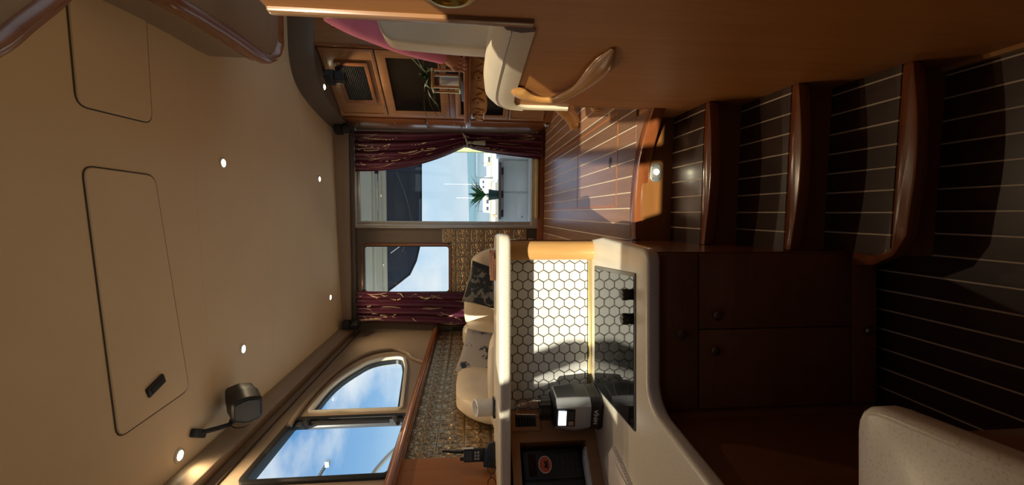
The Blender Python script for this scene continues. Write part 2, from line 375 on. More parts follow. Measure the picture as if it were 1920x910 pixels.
# crown beam where wall meets ceiling, two steps
m = MB(); m.prism(roundpoly([(-1.30, 2.76), (-1.235, 2.74), (-1.205, 2.80), (-1.205, 2.90), (-1.30, 2.90)], 0.012, 3), -1.0, 4.70, 'y'); struct(m.build('trim_2', 'tan', smooth=True))
m = MB(); m.tube([(-1.296, -1.0, 2.70), (-1.296, 4.70, 2.70)], 0.006, 6); struct(m.build('trim_3', 'piping', smooth=True))
# wooden rail under the left windows
m = MB(); m.prism(roundpoly([(-1.30, 1.845), (-1.245, 1.845), (-1.235, 1.865), (-1.245, 1.885), (-1.262, 1.89), (-1.265, 1.905), (-1.30, 1.905)], 0.005, 2), -1.0, 4.68, 'y'); struct(m.build('trim_4', 'mahogy', smooth=True))
# wooden lining under that rail ahead of the tin tiles
m = MB(); m.box(-1.31, -1.275, -1.0, 2.17, 0.92, 1.845); struct(m.build('wall_left_panel', 'panel'))

def aft_wall():
    Y0, Y1 = 4.70, 4.78
    m = MB()
    m.box(-1.36, -0.885, Y0, Y1, 0.6, 2.95); m.box(-0.885, -0.345, Y0, Y1, 0.6, 1.715); m.box(-0.885, -0.345, Y0, Y1, 2.655, 2.95)
    m.box(-0.345, -0.165, Y0, Y1, 0.6, 2.95); m.box(-0.165, 1.95, Y0, Y1, 2.735, 2.95); m.box(0.93, 1.95, Y0, Y1, 0.6, 2.735); m.box(-0.165, 0.93, Y0, Y1, 0.55, 0.765)
    wb = struct(m.build('wall_aft', 'tand'))
    # header beam in two steps
    m = MB(); m.prism(roundpoly([(4.70, 2.76), (4.615, 2.76), (4.60, 2.79), (4.60, 2.95), (4.70, 2.95)], 0.01, 3), -1.30, 0.95, 'x'); struct(m.build('trim_5', 'tan', smooth=True))
    m = MB(); m.box(-1.30, 0.93, 4.655, 4.70, 2.715, 2.76); struct(m.build('trim_6', 'tand', bevel=0.006))
    # small aft window
    w3 = rrect(-0.885, -0.345, 1.715, 2.655, 0.05, 4)
    o = MB(); o.frame(inset(w3, -0.012), inset(w3, 0.012), 4.685, 4.785, 'y'); f3 = struct(o.build('window_3', 'cherryd', bevel=0.004))
    o = MB(); o.frame(inset(w3, 0.010), inset(w3, 0.022), 4.69, 4.72, 'y'); o.build('gasket', 'black', f3)
    o = MB(); o.prism(inset(w3, 0.016), 4.735, 4.740, 'y'); o.build('pane', 'glass', f3)
    # sliding door: aluminium frame and glass leaf
    o = MB(); o.frame(rect(-0.165, 0.93, 0.765, 2.735), rect(-0.125, 0.89, 0.835, 2.695), 4.665, 4.785, 'y'); d = struct(o.build('door_1', 'alu', bevel=0.005))
    o = MB(); o.frame(rect(-0.13, 0.895, 0.80, 2.70), rect(-0.09, 0.855, 0.842, 2.665), 4.70, 4.735, 'y'); o.build('door_leaf_frame', 'alu', d, bevel=0.004)
    o = MB(); o.box(-0.10, 0.865, 4.715, 4.720, 0.832, 2.675); o.build('pane', 'glass', d)
    o = MB(); o.box(-0.05, 0.93, 4.63, 4.668, 0.765, 0.79); o.build('sill_strip', 'goldstrip', d, bevel=0.003)
    m = MB(); m.box(-1.30, 0.95, 4.66, 4.70, 0.694, 0.765); struct(m.build('baseboard_aft', 'mahog', bevel=0.004))
    # pressed tin tiles, six inch squares with quatrefoil relief
    S = 0.155; K = 28
    def hgt(u, v):
        h = 0.0
        e = min(u, v, 1-u, 1-v)
        if e < 0.05: return 0.001
        for cx, cy in ((0, 0), (1, 0), (0, 1), (1, 1)):
            d_ = math.hypot(u-cx, v-cy); h += 0.0055*math.exp(-((d_-0.60)/0.028)**2) + 0.003*math.exp(-((d_-0.50)/0.022)**2) + 0.005*math.exp(-((d_-0.26)/0.032)**2) + 0.005*math.exp(-(d_/0.10)**2)
        d_ = math.hypot(u-0.5, v-0.5); h += 0.007*math.exp(-(d_/0.06)**2) + 0.006*math.exp(-((abs(u-v) if True else 0)/0.030)**2)*math.exp(-((d_-0.28)/0.09)**2) + 0.006*math.exp(-((abs(u+v-1))/0.030)**2)*math.exp(-((d_-0.28)/0.09)**2)
        return 0.002+min(h, 0.011)
    a = MB(); a.grid(lambda u, v: ((u-0.5)*S*0.975, -hgt(u, v), (v-0.5)*S*0.975), K, K); a.V = a.V; tm = a.mesh('tin_tile', 'tin', smooth=True)
    b = MB(); b.grid(lambda u, v: (hgt(u, v), (u-0.5)*S*0.975, (v-0.5)*S*0.975), K, K); tl = b.mesh('tin_tile', 'tin', smooth=True)
    o = MB(); o.box(-1.30, -0.17, 4.694, 4.70, 0.77, 1.70); o.box(-0.34, -0.17, 4.694, 4.70, 1.70, 1.81); tb = o.build('tile_backing', 'tinback', wb)
    for i in range(8):
        x = -0.17-S*(i+0.5)
        if x < -1.30: continue
        z = 1.81-S/2
        first = True
        while z > 0.82:
            t = link('tin_tile', tm, tb); t.location = (x, 4.693, z)
            if first and i > 0: t.location.z = 1.655+0.026; t.scale.z = 0.32
            first = False; z -= S
    # the same tiles along the left wall below the windows
    wl = bpy.data.objects['wall_left']
    z = 1.845-S/2
    while z > 1.15:
        for k in range(16):
            y = 2.185+S*(k+0.5)
            if y > 4.68: break
            t = link('tin_tile', tl, wl); t.location = (-1.2985, y, z)
        z -= S
aft_wall()
# curved taupe valance that carries the ceiling round to the starboard cabinets
def valance():
    top = spline([(1.92, 3.60, 0), (1.50, 3.60, 0), (1.20, 3.60, 0), (1.03, 3.72, 0), (0.94, 4.0, 0), (0.885, 4.36, 0), (0.86, 4.66, 0)], 6)
    m = MB(); n = len(top); vs = []; fs = []
    prof = [(0.00, 2.935), (0.00, 2.78), (0.02, 2.735), (0.06, 2.725), (0.16, 2.725), (0.16, 2.935)]
    for i, p in enumerate(top):
        t = (top[min(i+1, n-1)]-top[max(i-1, 0)]).normalized(); nn = Vector((t.y, -t.x, 0)) * -1
        nn = Vector((-t.y, t.x, 0)); nn = nn if nn.dot(Vector((1.8, 5.0, 0))-p) > 0 else -nn
        for d_, z in prof: q = p+nn*d_; vs.append((q.x, q.y, z))
    k = len(prof)
    for i in range(n-1):
        for j in range(k): fs.append((i*k+j, i*k+(j+1) % k, (i+1)*k+(j+1) % k, (i+1)*k+j))
    fs += [tuple(range(k)), tuple(range((n-1)*k, n*k))[::-1]]
    m.add(vs, fs); struct(m.build('trim_7', 'tand', smooth=True))
valance()
# starboard shell: added side window, helm floor side, walls (mostly outside the picture)
m = MB(); m.box(1.92, 1.98, -1.1, 4.75, 0.0, 1.80); m.box(1.92, 1.98, -1.1, 4.75, 2.60, 2.96); m.box(1.92, 1.98, -1.1, 0.3, 1.80, 2.60); m.box(1.92, 1.98, 3.4, 4.75, 1.80, 2.60)
struct(m.build('wall_right', 'tan'))
o = MB(); o.frame(rect(0.28, 3.42, 1.78, 2.62), rect(0.33, 3.37, 1.83, 2.57), 1.90, 1.98, 'x'); f4 = struct(o.build('window_4_light_fill', 'black'))  # unseen window, added and widened to brighten the ceiling
o = MB(); o.box(1.945, 1.95, 0.32, 3.38, 1.82, 2.58); o.build('pane', 'glass', f4)
# bulkhead ahead, raked windscreen, and unseen dash and header blocks that shape its light
m = MB(); m.box(-1.36, 1.98, -1.1, -1.0, 0, 1.95); struct(m.build('wall_forward', 'panel'))
m = MB(); m.box(-1.30, -0.41, -0.93, 0.05, 1.83, 1.885); m.box(-0.41, 0.46, -0.93, 0.05, 1.745, 1.80); struct(m.build('wall_dash_sun_stop', 'tand', bevel=0.01))  # unseen dash, its two heights set to shade the galley and edge the sun
m = MB(); m.box(-1.30, 0.46, 0.04, 0.12, 2.60, 2.96); m.box(0.06, 0.30, 0.04, 0.12, 1.80, 2.14); m.box(0.30, 0.46, 0.04, 0.12, 1.80, 2.60); struct(m.build('wall_sun_mask', 'tan'))  # unseen blocks added to narrow the sun and sky light entering here
def screen_pt(t, x): return (x, -0.95+1.07*t, 1.95+1.02*t)
def windscreen():
    m = MB()
    for x in (-1.36, -0.28, 0.86, 1.90):
        a, b = screen_pt(0, x), screen_pt(1, x); wd = 0.08
        m.add([(x, a[1], a[2]-0.03), (x+wd, a[1], a[2]-0.03), (x+wd, b[1], b[2]-0.03), (x, b[1], b[2]-0.03), (x, a[1]-0.05, a[2]+0.03), (x+wd, a[1]-0.05, a[2]+0.03), (x+wd, b[1]-0.05, b[2]+0.03), (x, b[1]-0.05, b[2]+0.03)],
              [(0,3,2,1),(4,5,6,7),(0,1,5,4),(1,2,6,5),(2,3,7,6),(3,0,4,7)])
    f = struct(m.build('window_5', 'tan'))
    for x0, x1 in ((-1.28, -0.28), (-0.20, 0.86), (0.94, 1.90)):
        q = MB(); q.add([screen_pt(0, x0), screen_pt(0, x1), screen_pt(1, x1), screen_pt(1, x0)], [(0, 1, 2, 3)]); q.build('pane', 'shield', f, solid=0.004)
    for x in (-1.36, 1.92):
        m = MB(); m.prism([(-1.1, 1.86), (0.25, 1.86), (0.25, 2.96), (0.12, 2.96)], x, x+0.06, 'x')
        if x > 0: struct(m.build('wall_forward_side', 'tan'))
windscreen()
m = MB(); m.prism([(-1.0, 1.87), (-0.31, 1.87), (-0.31, 2.56), (-0.98, 1.93)], -1.335, -1.330, 'x'); struct(m.build('window_6_light_filter', 'shield'))  # unseen pane added to filter light where the wall opens for the sun

# ------------------------------------------------------------------ galley floor, stairs, saloon floor
def planks(parent, xs, y0, y1, z, th=0.012, seams=True, width=0.0715, mat='plank_shade'):
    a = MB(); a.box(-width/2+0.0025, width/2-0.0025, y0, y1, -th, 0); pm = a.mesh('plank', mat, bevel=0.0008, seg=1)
    b = MB(); b.box(-0.0025, 0.0025, y0, y1, -th, -0.0004); sm = b.mesh('seam', 'seam')
    for x in xs:
        p = link('plank', pm, parent); p.location = (x-width/2, 0, z)
        s_ = link('seam', sm, parent); s_.location = (x, 0, z)
SP = 0.0715
m = MB(); m.box(-1.30, 0.52, -1.0, 2.0, -0.05, -0.011); fl = struct(m.build('floor', 'grout'))
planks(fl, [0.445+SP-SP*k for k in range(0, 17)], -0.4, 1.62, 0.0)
def stairs():
    st = thing('staircase', (0.17, 1.3, 0), 'teak companion stairs with pale seams and mahogany nosings', 'stairs')
    XR, XL = 0.4682, -0.1282
    lev = [(0.521, 1.735, 2.06), (0.347, 1.465, 1.79), (0.173, 1.225, 1.52)]
    # risers, top one first
    for z0, z1, y in ((0.521, 0.668, 2.015), (0.347, 0.495, 1.755), (0.173, 0.321, 1.485), (0.0, 0.147, 1.245)):
        r_ = MB(); r_.box(XL, XR, y, y+0.02, z0-0.002, z1); r_.build('riser', 'riser', st)
    for i, (z, yf, yb) in enumerate(lev):
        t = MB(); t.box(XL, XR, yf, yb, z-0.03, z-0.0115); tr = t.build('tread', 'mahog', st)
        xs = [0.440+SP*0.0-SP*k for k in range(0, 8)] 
        a = MB(); a.box(-SP/2+0.0025, SP/2-0.0025, yf+0.004, yb, -0.012, 0); pm = a.mesh('plank', 'plank_shade', bevel=0.0008, seg=1)
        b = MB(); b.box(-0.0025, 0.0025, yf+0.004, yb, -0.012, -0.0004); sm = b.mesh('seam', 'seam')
        e = MB(); e.box(0.4425, XR, yf+0.004, yb, z-0.012, z); e.build('plank', 'plank_shade', tr)
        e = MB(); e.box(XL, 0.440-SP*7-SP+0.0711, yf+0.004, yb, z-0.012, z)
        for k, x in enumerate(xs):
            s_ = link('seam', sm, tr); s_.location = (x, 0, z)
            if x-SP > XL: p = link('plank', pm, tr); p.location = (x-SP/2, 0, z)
        x = xs[-1]; e = MB(); e.box(XL, x-0.0025, yf+0.004, yb, z-0.012, z); e.build('plank', 'plank_shade', tr)
        # bowed nosing: straight inside, convex outside
        outer = []
        for q in range(13):
            u = q/12; x = XR+(XL-0.0-XR)*u
            if i == 2 and u > 0.8: bow = 0.035*math.sin(math.pi*0.5)+0 - ((u-0.8)/0.2)**2*0.05
            else: bow = 0.030*math.sin(math.pi*min(1, u*1.02))
            outer.append((x, yf-0.030-bow))
        pts = [(XR, yf+0.004)] + outer + [(XL, yf+0.004)]
        if i == 2:                                                           # lowest step turns a round corner on its port side
            pts = [(XR, yf+0.004)] + outer[:10] + [(-0.06, yf-0.045), (-0.125, yf-0.01), (-0.165, yf+0.06), (-0.175, yf+0.14), (-0.125, yf+0.14), (XL, yf+0.06), (-0.10, yf+0.004)]
        n_ = MB(); n_.prism(pts, z-0.042, z+0.001); n_.build('nosing', 'mahog', st, bevel=0.008)
stairs()
def saloon_floor():
    m = MB(); m.box(-1.30, 1.95, 2.05, 4.70, 0.60, 0.682); m.box(0.50, 1.95, -1.0, 2.06, 0.60, 0.682); m.box(-0.13, 0.5, 2.035, 2.06, 0.60, 0.682)
    f = struct(m.build('floor_saloon', 'plank'))
    a = MB(); a.box(-0.0755/2, 0.0755/2, 2.05, 4.68, -0.012, 0); pm = a.mesh('plank', 'plank', bevel=0.0008, seg=1)
    b = MB(); b.box(-0.0028, 0.0028, 2.05, 4.68, -0.012, -0.0004); sm = b.mesh('seam', 'seam')
    for k in range(-4, 20):
        x = -0.049-0.081*3+0.0805*k+0.0
        p = link('plank', pm, f); p.location = (x+0.04, 0, 0.694); s_ = link('seam', sm, f); s_.location = (x, 0, 0.694)
    # bowed mahogany edge above the top step
    outer = spline([(0.475, 1.835, 0), (0.40, 1.90, 0), (0.26, 1.985, 0), (0.12, 2.02, 0), (0.0, 2.025, 0), (-0.125, 2.015, 0)], 5)
    inner = [(p.x, p.y+0.075) for p in outer]; inner = inner[::-1]
    n_ = MB(); n_.prism([(p.x, p.y) for p in outer]+inner, 0.640, 0.697); n_.build('nosing', 'mahog', f, bevel=0.009)
    # filler planks between the bowed edge and the straight boards
    n_ = MB(); n_.prism([(0.475, 1.90), (0.40, 1.97), (0.28, 2.045), (0.28, 2.052), (0.475, 2.052)], 0.66, 0.6925); n_.build('plank', 'plank', f)
    # flush floor hatch outlined by an inlay
    x0, x1, y0, y1 = 0.045, 0.555, 2.315, 4.15
    for (a0, a1, b0, b1) in ((x0-.006, x0+.006, y0, y1), (x1-.006, x1+.006, y0, y1), (x0, x1, y0-.006, y0+.006), (x0, x1, y1-.006, y1+.006), (x0, x1, 3.185, 3.192)):
        h = MB(); h.box(a0, a1, b0, b1, 0.690, 0.6955); h.build('inlay_strip', 'inlay', f)
    h = MB(); h.lathe([(0.022, 0.6935), (0.022, 0.697), (0.016, 0.698)], (0.298, 2.43, 0), 16, sx=1.0, sy=1.0)
    h.frame(rrect(0.268, 0.328, 2.416, 2.444, 0.013, 4), rrect(0.276, 0.320, 2.422, 2.438, 0.007, 4), 0.694, 0.698); pl = h.build('hatch_pull', 'nickel', None, smooth=True); tag(pl, 'small oval metal pull set flush in the saloon floor hatch', 'pull')
saloon_floor()
def step_light():
    e = thing('step_light', (0.245, 2.012, 0.60), 'oval white courtesy light screwed to the top stair riser', 'light')
    def rr(d): return rrect(0.155+d, 0.250-d, 0.578+d, 0.635-d, 0.028-d, 6)
    m = MB(); m.prism(rr(0), 2.002, 2.015, 'y'); m.build('bezel', 'alu', e, bevel=0.004)
    m = MB(); m.lathe([(0.013, 2.003), (0.013, 1.999), (0.009, 1.996)], (0.205, 0, 0.606), 16, 'y'); m.build('lens', 'lampglow', e, smooth=True)
    for x, z in ((0.172, 0.590), (0.172, 0.623), (0.233, 0.590), (0.233, 0.623)):
        m = MB(); m.lathe([(0.0035, 2.003), (0.003, 2.0)], (x, 0, z), 8, 'y'); m.build('screw', 'nickel', e)
step_light()

# ------------------------------------------------------------------ starboard bulkhead beside the stairs
def bulkhead():
    m = MB(); pts = [(-1.0, 0.0), (2.06, 0.0), (2.06, 0.682), (1.86, 0.69), (1.86, 1.045), (1.86, 1.32), (1.10, 1.335), (1.07, 1.42), (1.07, 1.965), (-1.0, 1.965)]
    m.prism(pts, 0.468, 0.498, 'x'); b = struct(m.build('wall_stairside', 'panely'))
    m = MB(); m.box(0.466, 0.50, 1.858, 1.872, 0.694, 1.07); m.build('edge_strip', 'rail', b, bevel=0.004)
    m = MB(); m.box(0.458, 0.52, 1.055, 1.085, 1.345, 1.965); m.build('edge_strip', 'cherry', b, bevel=0.006)
    m = MB(); m.prism([(0.30, 0.0), (1.30, 0.0), (1.30, 0.018), (0.30, 0.030)], 0.455, 0.468, 'x'); m.build('base_strip', 'rail', b)
bulkhead()
def bolster():
    # cream padded cap: thick along the top, thin down the end
    e = thing('bolster_pad', (0.49, 1.5, 1.33), 'cream leather pad capping the half-height wooden wall beside the stairs', 'cushion')
    inner = [(1.10, 1.338), (1.40, 1.332), (1.70, 1.326), (1.80, 1.318), (1.845, 1.30), (1.865, 1.26), (1.868, 1.20), (1.868, 1.075)]
    outer = [(1.09, 1.435), (1.35, 1.448), (1.60, 1.452), (1.75, 1.44), (1.86, 1.40), (1.905, 1.33), (1.912, 1.22), (1.905, 1.075)]
    I_ = spline([(a, b, 0) for a, b in inner], 5); O_ = spline([(a, b, 0) for a, b in outer], 5)
    m = MB(); n = len(I_)
    sec = [(0.458, 0), (0.452, 0.35), (0.456, 0.75), (0.475, 0.96), (0.52, 1.0), (0.565, 0.96), (0.58, 0.7), (0.58, 0)]
    vs = []; fs = []
    for i in range(n):
        for x, t in sec: q = I_[i].lerp(O_[i], t); vs.append((x, q.x, q.y))
    k = len(sec)
    for i in range(n-1):
        for j in range(k): fs.append((i*k+j, i*k+(j+1) % k, (i+1)*k+(j+1) % k, (i+1)*k+j))
    fs += [tuple(range(k)), tuple(range((n-1)*k, n*k))[::-1]]
    m.add(vs, fs); m.build('padding', 'leather', e, smooth=True)
    m = MB(); m.tube([(0.452, (I_[i].lerp(O_[i], 0.62)).x, (I_[i].lerp(O_[i], 0.62)).y) for i in range(0, n-8)], 0.0016, 6); m.build('stitched_seam', 'leatherd', e, smooth=True)
bolster()
def handrail():
    P = spline([(0.464, 1.575, 1.343), (0.455, 1.625, 1.318), (0.446, 1.655, 1.280), (0.440, 1.668, 1.235), (0.438, 1.660, 1.190), (0.438, 1.605, 1.152), (0.440, 1.51, 1.124), (0.444, 1.40, 1.108), (0.452, 1.30, 1.102), (0.464, 1.20, 1.100)], 6)
    rr = []; n = len(P)
    for i in range(n):
        t = i/(n-1); r_ = 0.017+0.008*math.exp(-((t-0.12)/0.10)**2)+0.010*math.exp(-((t-0.84)/0.12)**2)
        r_ *= min(1, 0.18+t*9)*min(1, 0.25+(1-t)*9); rr.append(r_)
    m = MB(); m.tube(P, rr, 12, 0.60, 1.25, up=(1, 0, 0)); h = m.build('handrail', 'rail', None, smooth=True)
    tag(h, 'curved polished wooden handrail on the panel beside the stairs', 'handrail')
handrail()
m = MB(); m.lathe([(0.060, 0.467), (0.060, 0.458), (0.050, 0.452), (0.042, 0.452), (0.040, 0.460), (0.0, 0.460)], (0, 0.935, 1.545), 28, 'x'); b_ = m.build('brass_bezel', 'brass', None, smooth=True)
tag(b_, 'round brass bezel on the wooden bulkhead at the edge of the view', 'bezel')

# ------------------------------------------------------------------ galley (counters stand in the turned frame)
Gm = lambda: MB(GAL)
def galley():
    # bar wall with hexagon tiles
    m = Gm(); m.box(-1.15, 0.004, 2.030, 2.20, 0.60, 1.328); wb = struct(m.build('wall_galley', 'grout'))
    m = Gm(); m.box(-1.15, 0.006, 2.20, 2.212, 0.66, 1.328); m.build('rear_lining', 'panel', wb)
    m = Gm(); m.box(0.004, 0.012, 2.03, 2.212, 0.66, 1.328); m.build('end_lining', 'mahogy', wb)
    X0, X1, Z0, Z1 = -0.835, -0.082, 0.936, 1.328
    ff = 0.0505; rad = (ff-0.0042)/math.sqrt(3); cp = 0.0437
    def clip(poly, ax, v, keep_less):
        out = []
        for i in range(len(poly)):
            a, b = poly[i-1], poly[i]; ia = (a[ax] <= v) == keep_less; ib = (b[ax] <= v) == keep_less
            if ia != ib:
                t = (v-a[ax])/(b[ax]-a[ax]); out.append((a[0]+(b[0]-a[0])*t, a[1]+(b[1]-a[1])*t))
            if ib: out.append(b)
        return out
    def tile_mesh(poly):
        t = Gm(); ins = inset(poly, 0.0018); n = len(poly)
        vs = [(x, 2.031, z) for x, z in poly]+[(x, 2.0215, z) for x, z in poly]+[(x, 2.0195, z) for x, z in ins]
        fs = [tuple(range(2*n, 3*n))]+[(i, (i+1) % n, n+(i+1) % n, n+i) for i in range(n)]+[(n+i, n+(i+1) % n, 2*n+(i+1) % n, 2*n+i) for i in range(n)]
        t.add(vs, fs); return t
    shared = None
    for c in range(0, 19):
        x = -0.117-cp*c+cp
        for q in range(-1, 10):
            z = Z0+0.012+ff*q+(ff/2 if c % 2 else 0)
            P = [(x+rad*math.cos(R(60*i)), z+rad*math.sin(R(60*i))) for i in range(6)]
            C = P
            for ax, v, kl in ((0, X1, True), (0, X0, False), (1, Z1, True), (1, Z0, False)):
                C = clip(C, ax, v, kl)
                if len(C) < 3: break
            if len(C) < 3: continue
            D = [p for i, p in enumerate(C) if math.hypot(p[0]-C[i-1][0], p[1]-C[i-1][1]) > 0.0008]
            if len(D) < 3: continue
            ar = abs(sum(D[i-1][0]*D[i][1]-D[i][0]*D[i-1][1] for i in range(len(D))))/2
            if ar < 0.00012: continue
            if C == P:
                if shared is None:
                    P0 = [(rad*math.cos(R(60*i)), rad*math.sin(R(60*i))) for i in range(6)]
                    shared = tile_mesh(P0).mesh('hex_tile', 'hex')
                t = link('hex_tile', shared, wb); t.location = GAL @ Vector((x, 0, z))
            else: tile_mesh(D).build('hex_tile', 'hex', wb)
    m = Gm(); m.box(-0.835, -0.083, 2.008, 2.022, 0.920, 0.935); m.build('base_strip', 'goldstrip', wb, bevel=0.004)
    # rounded oak post at the open end
    pts = [(-0.083, 2.03), (-0.083, 1.995)] + [(-0.0375-0.0455*math.cos(R(a)), 1.995-0.034*math.sin(R(a))) for a in range(10, 180, 12)] + [(0.008, 1.995), (0.008, 2.03)]
    m = Gm(); m.prism(pts, 0.92, 1.328); tag(m.build('oak_post', 'post', None, smooth=True), 'golden half-round oak post at the end of the hexagon tiled wall', 'post')
    m = Gm(); m.box(0.012, 0.016, 2.06, 2.15, 1.17, 1.30); e = m.build('outlet_plate', 'chrome', None, bevel=0.002); tag(e, 'steel outlet cover on the end of the bar wall', 'outlet')
    for z in (1.20, 1.235, 1.27):
        m = Gm(); m.box(0.016, 0.019, 2.09, 2.12, z-0.011, z+0.011); m.build('socket', 'white', e, bevel=0.001)
    # raised bar top
    pts = roundpoly([(-1.15, 1.80), (0.038, 1.80), (0.045, 2.235), (-1.125, 2.235)], [0.0, 0.045, 0.06, 0.0], 6)
    m = Gm(); m.prism(pts, 1.328, 1.378); bt = m.build('bar_top', 'corian', None, bevel=0.018, seg=4); tag(bt, 'speckled cream raised bar top over the hexagon tiles', 'bar top')
    # U-shaped worktop
    P = [(0.015, 2.03), (0.024, 1.85), (-0.02, 1.39), (-0.045, 1.355), (-0.495, 1.355), (-0.545, 1.30), (-0.60, 0.95), (-0.60, 0.595), (-0.235, 0.595), (-0.235, -0.30), (-1.29, -0.30), (-1.135, 2.03)]
    P = roundpoly(P, [0, 0.01, 0.03, 0.03, 0.07, 0.08, 0.05, 0.03, 0.05, 0, 0, 0], 5)
    m = Gm(); m.prism(P, 0.872, 0.920); ct = m.build('worktop', 'corian', None, bevel=0.014, seg=4); tag(ct, 'speckled cream U-shaped galley worktop with rounded edge', 'worktop')
    # cooker-side cabinet: drawer over two doors over a kick drawer
    cb = thing('galley_cabinet', (-0.3, 1.65, 0), 'dark teak galley cabinet with drawer and two doors under the cooktop', 'cabinet', xf=GAL)
    m = Gm(); m.box(-0.575, -0.038, 1.412, 2.02, 0.045, 0.870); m.build('carcass', 'galleywood', cb)
    m = Gm(); m.box(-0.575, -0.045, 1.47, 1.50, 0.0, 0.05); m.build('toe_kick', 'cherryd', cb)
    def front(name, x0, x1, z0, z1, kx, kz):
        f = Gm(); f.box(x0, x1, 1.396, 1.412, z0, z1); d = f.build(name, 'galleywood', cb, bevel=0.002)
        if kx is not None:
            k = Gm(); k.lathe([(0.006, 1.397), (0.006, 1.385), (0.015, 1.380), (0.017, 1.372), (0.013, 1.366), (0.004, 1.364)], (kx, 0, kz), 16, 'y'); k.build('knob', 'nickel', d, smooth=True)
    front('drawer', -0.572, -0.040, 0.722, 0.868, -0.311, 0.791)
    front('door', -0.297, -0.040, 0.150, 0.716, -0.249, 0.663)
    front('door', -0.572, -0.301, 0.150, 0.716, -0.368, 0.671)
    front('kick_drawer', -0.572, -0.040, 0.050, 0.145, -0.311, 0.10)
    m = MB(); m.prism([(-0.128, 1.405), (-0.128, 2.06), (-0.205, 2.06), (-0.14, 1.405)], 0.0, 0.872); m.build('end_panel', 'mahogy', cb)
    # port cabinet along the hull side and the near peninsula cabinet
    c2 = thing('galley_cabinet', (-0.9, 1.0, 0), 'dark teak cabinet along the port side below the worktop bend', 'cabinet', xf=GAL)
    m = Gm(); m.prism([(-0.577, 1.413), (-0.600, 1.38), (-0.635, 0.95), (-0.635, 0.60), (-1.22, 0.60), (-1.14, 1.90), (-0.577, 1.90)], 0.05, 0.872); m.build('carcass', 'galleywood', c2)
    m = Gm(); m.box(-1.1, -0.68, 0.62, 1.42, 0.0, 0.052); m.build('toe_kick', 'cherryd', c2)
    m = Gm(); m.prism([(-0.594, 1.37), (-0.629, 0.95), (-0.629, 0.66), (-0.636, 0.66), (-0.636, 0.95), (-0.601, 1.37)], 0.10, 0.85); m.build('door', 'galleywood', c2)
    c3 = thing('galley_cabinet', (-0.6, 0.2, 0), 'dark teak peninsula cabinet under the near worktop corner', 'cabinet', xf=GAL)
    m = Gm(); m.box(-1.2, -0.275, -0.28, 0.555, 0.0, 0.872); m.build('carcass', 'galleywood', c3)
    m = Gm(); m.box(-0.275, -0.268, -0.2, 0.52, 0.10, 0.85); m.build('door', 'galleywood', c3, bevel=0.002)
    # induction-style cooktop with two knobs
    ck = thing('cooktop', (-0.4, 1.68, 0.92), 'black glass cooktop with knobs reflecting the hexagon tiles', 'cooktop', xf=GAL)
    m = Gm(); m.prism(rrect(-0.668, -0.108, 1.452, 1.945, 0.008, 3), 0.9202, 0.924); m.build('bezel', 'charcoal', ck, bevel=0.001)
    m = Gm(); m.prism(rrect(-0.660, -0.122, 1.462, 1.937, 0.006, 3), 0.923, 0.9255); m.build('glass_plate', 'glassblk', ck)
    for x in (-0.188, -0.276):
        k = Gm(); k.lathe([(0.019, 0.925), (0.020, 0.934), (0.019, 0.936), (0.0215, 0.938), (0.0205, 0.955), (0.017, 0.958), (0.0, 0.958)], (x, 1.493, 0), 20); kb = k.build('knob', 'black', ck, smooth=True)
        k = Gm(); k.box(x-0.003, x+0.003, 1.474, 1.512, 0.956, 0.960); k.build('pointer_ridge', 'black', kb, bevel=0.001)
    for x, y, r_ in ((-0.25, 1.80, 0.085), (-0.52, 1.80, 0.07), (-0.25, 1.61, 0.05), (-0.52, 1.60, 0.09)):
        k = Gm(); ring = [(x+r_*math.cos(R(q)), y+r_*math.sin(R(q))) for q in range(0, 360, 10)]; k.frame(ring, inset(ring, 0.0015), 0.9254, 0.9257); k.build('zone_ring', 'charcoal', ck)
galley()
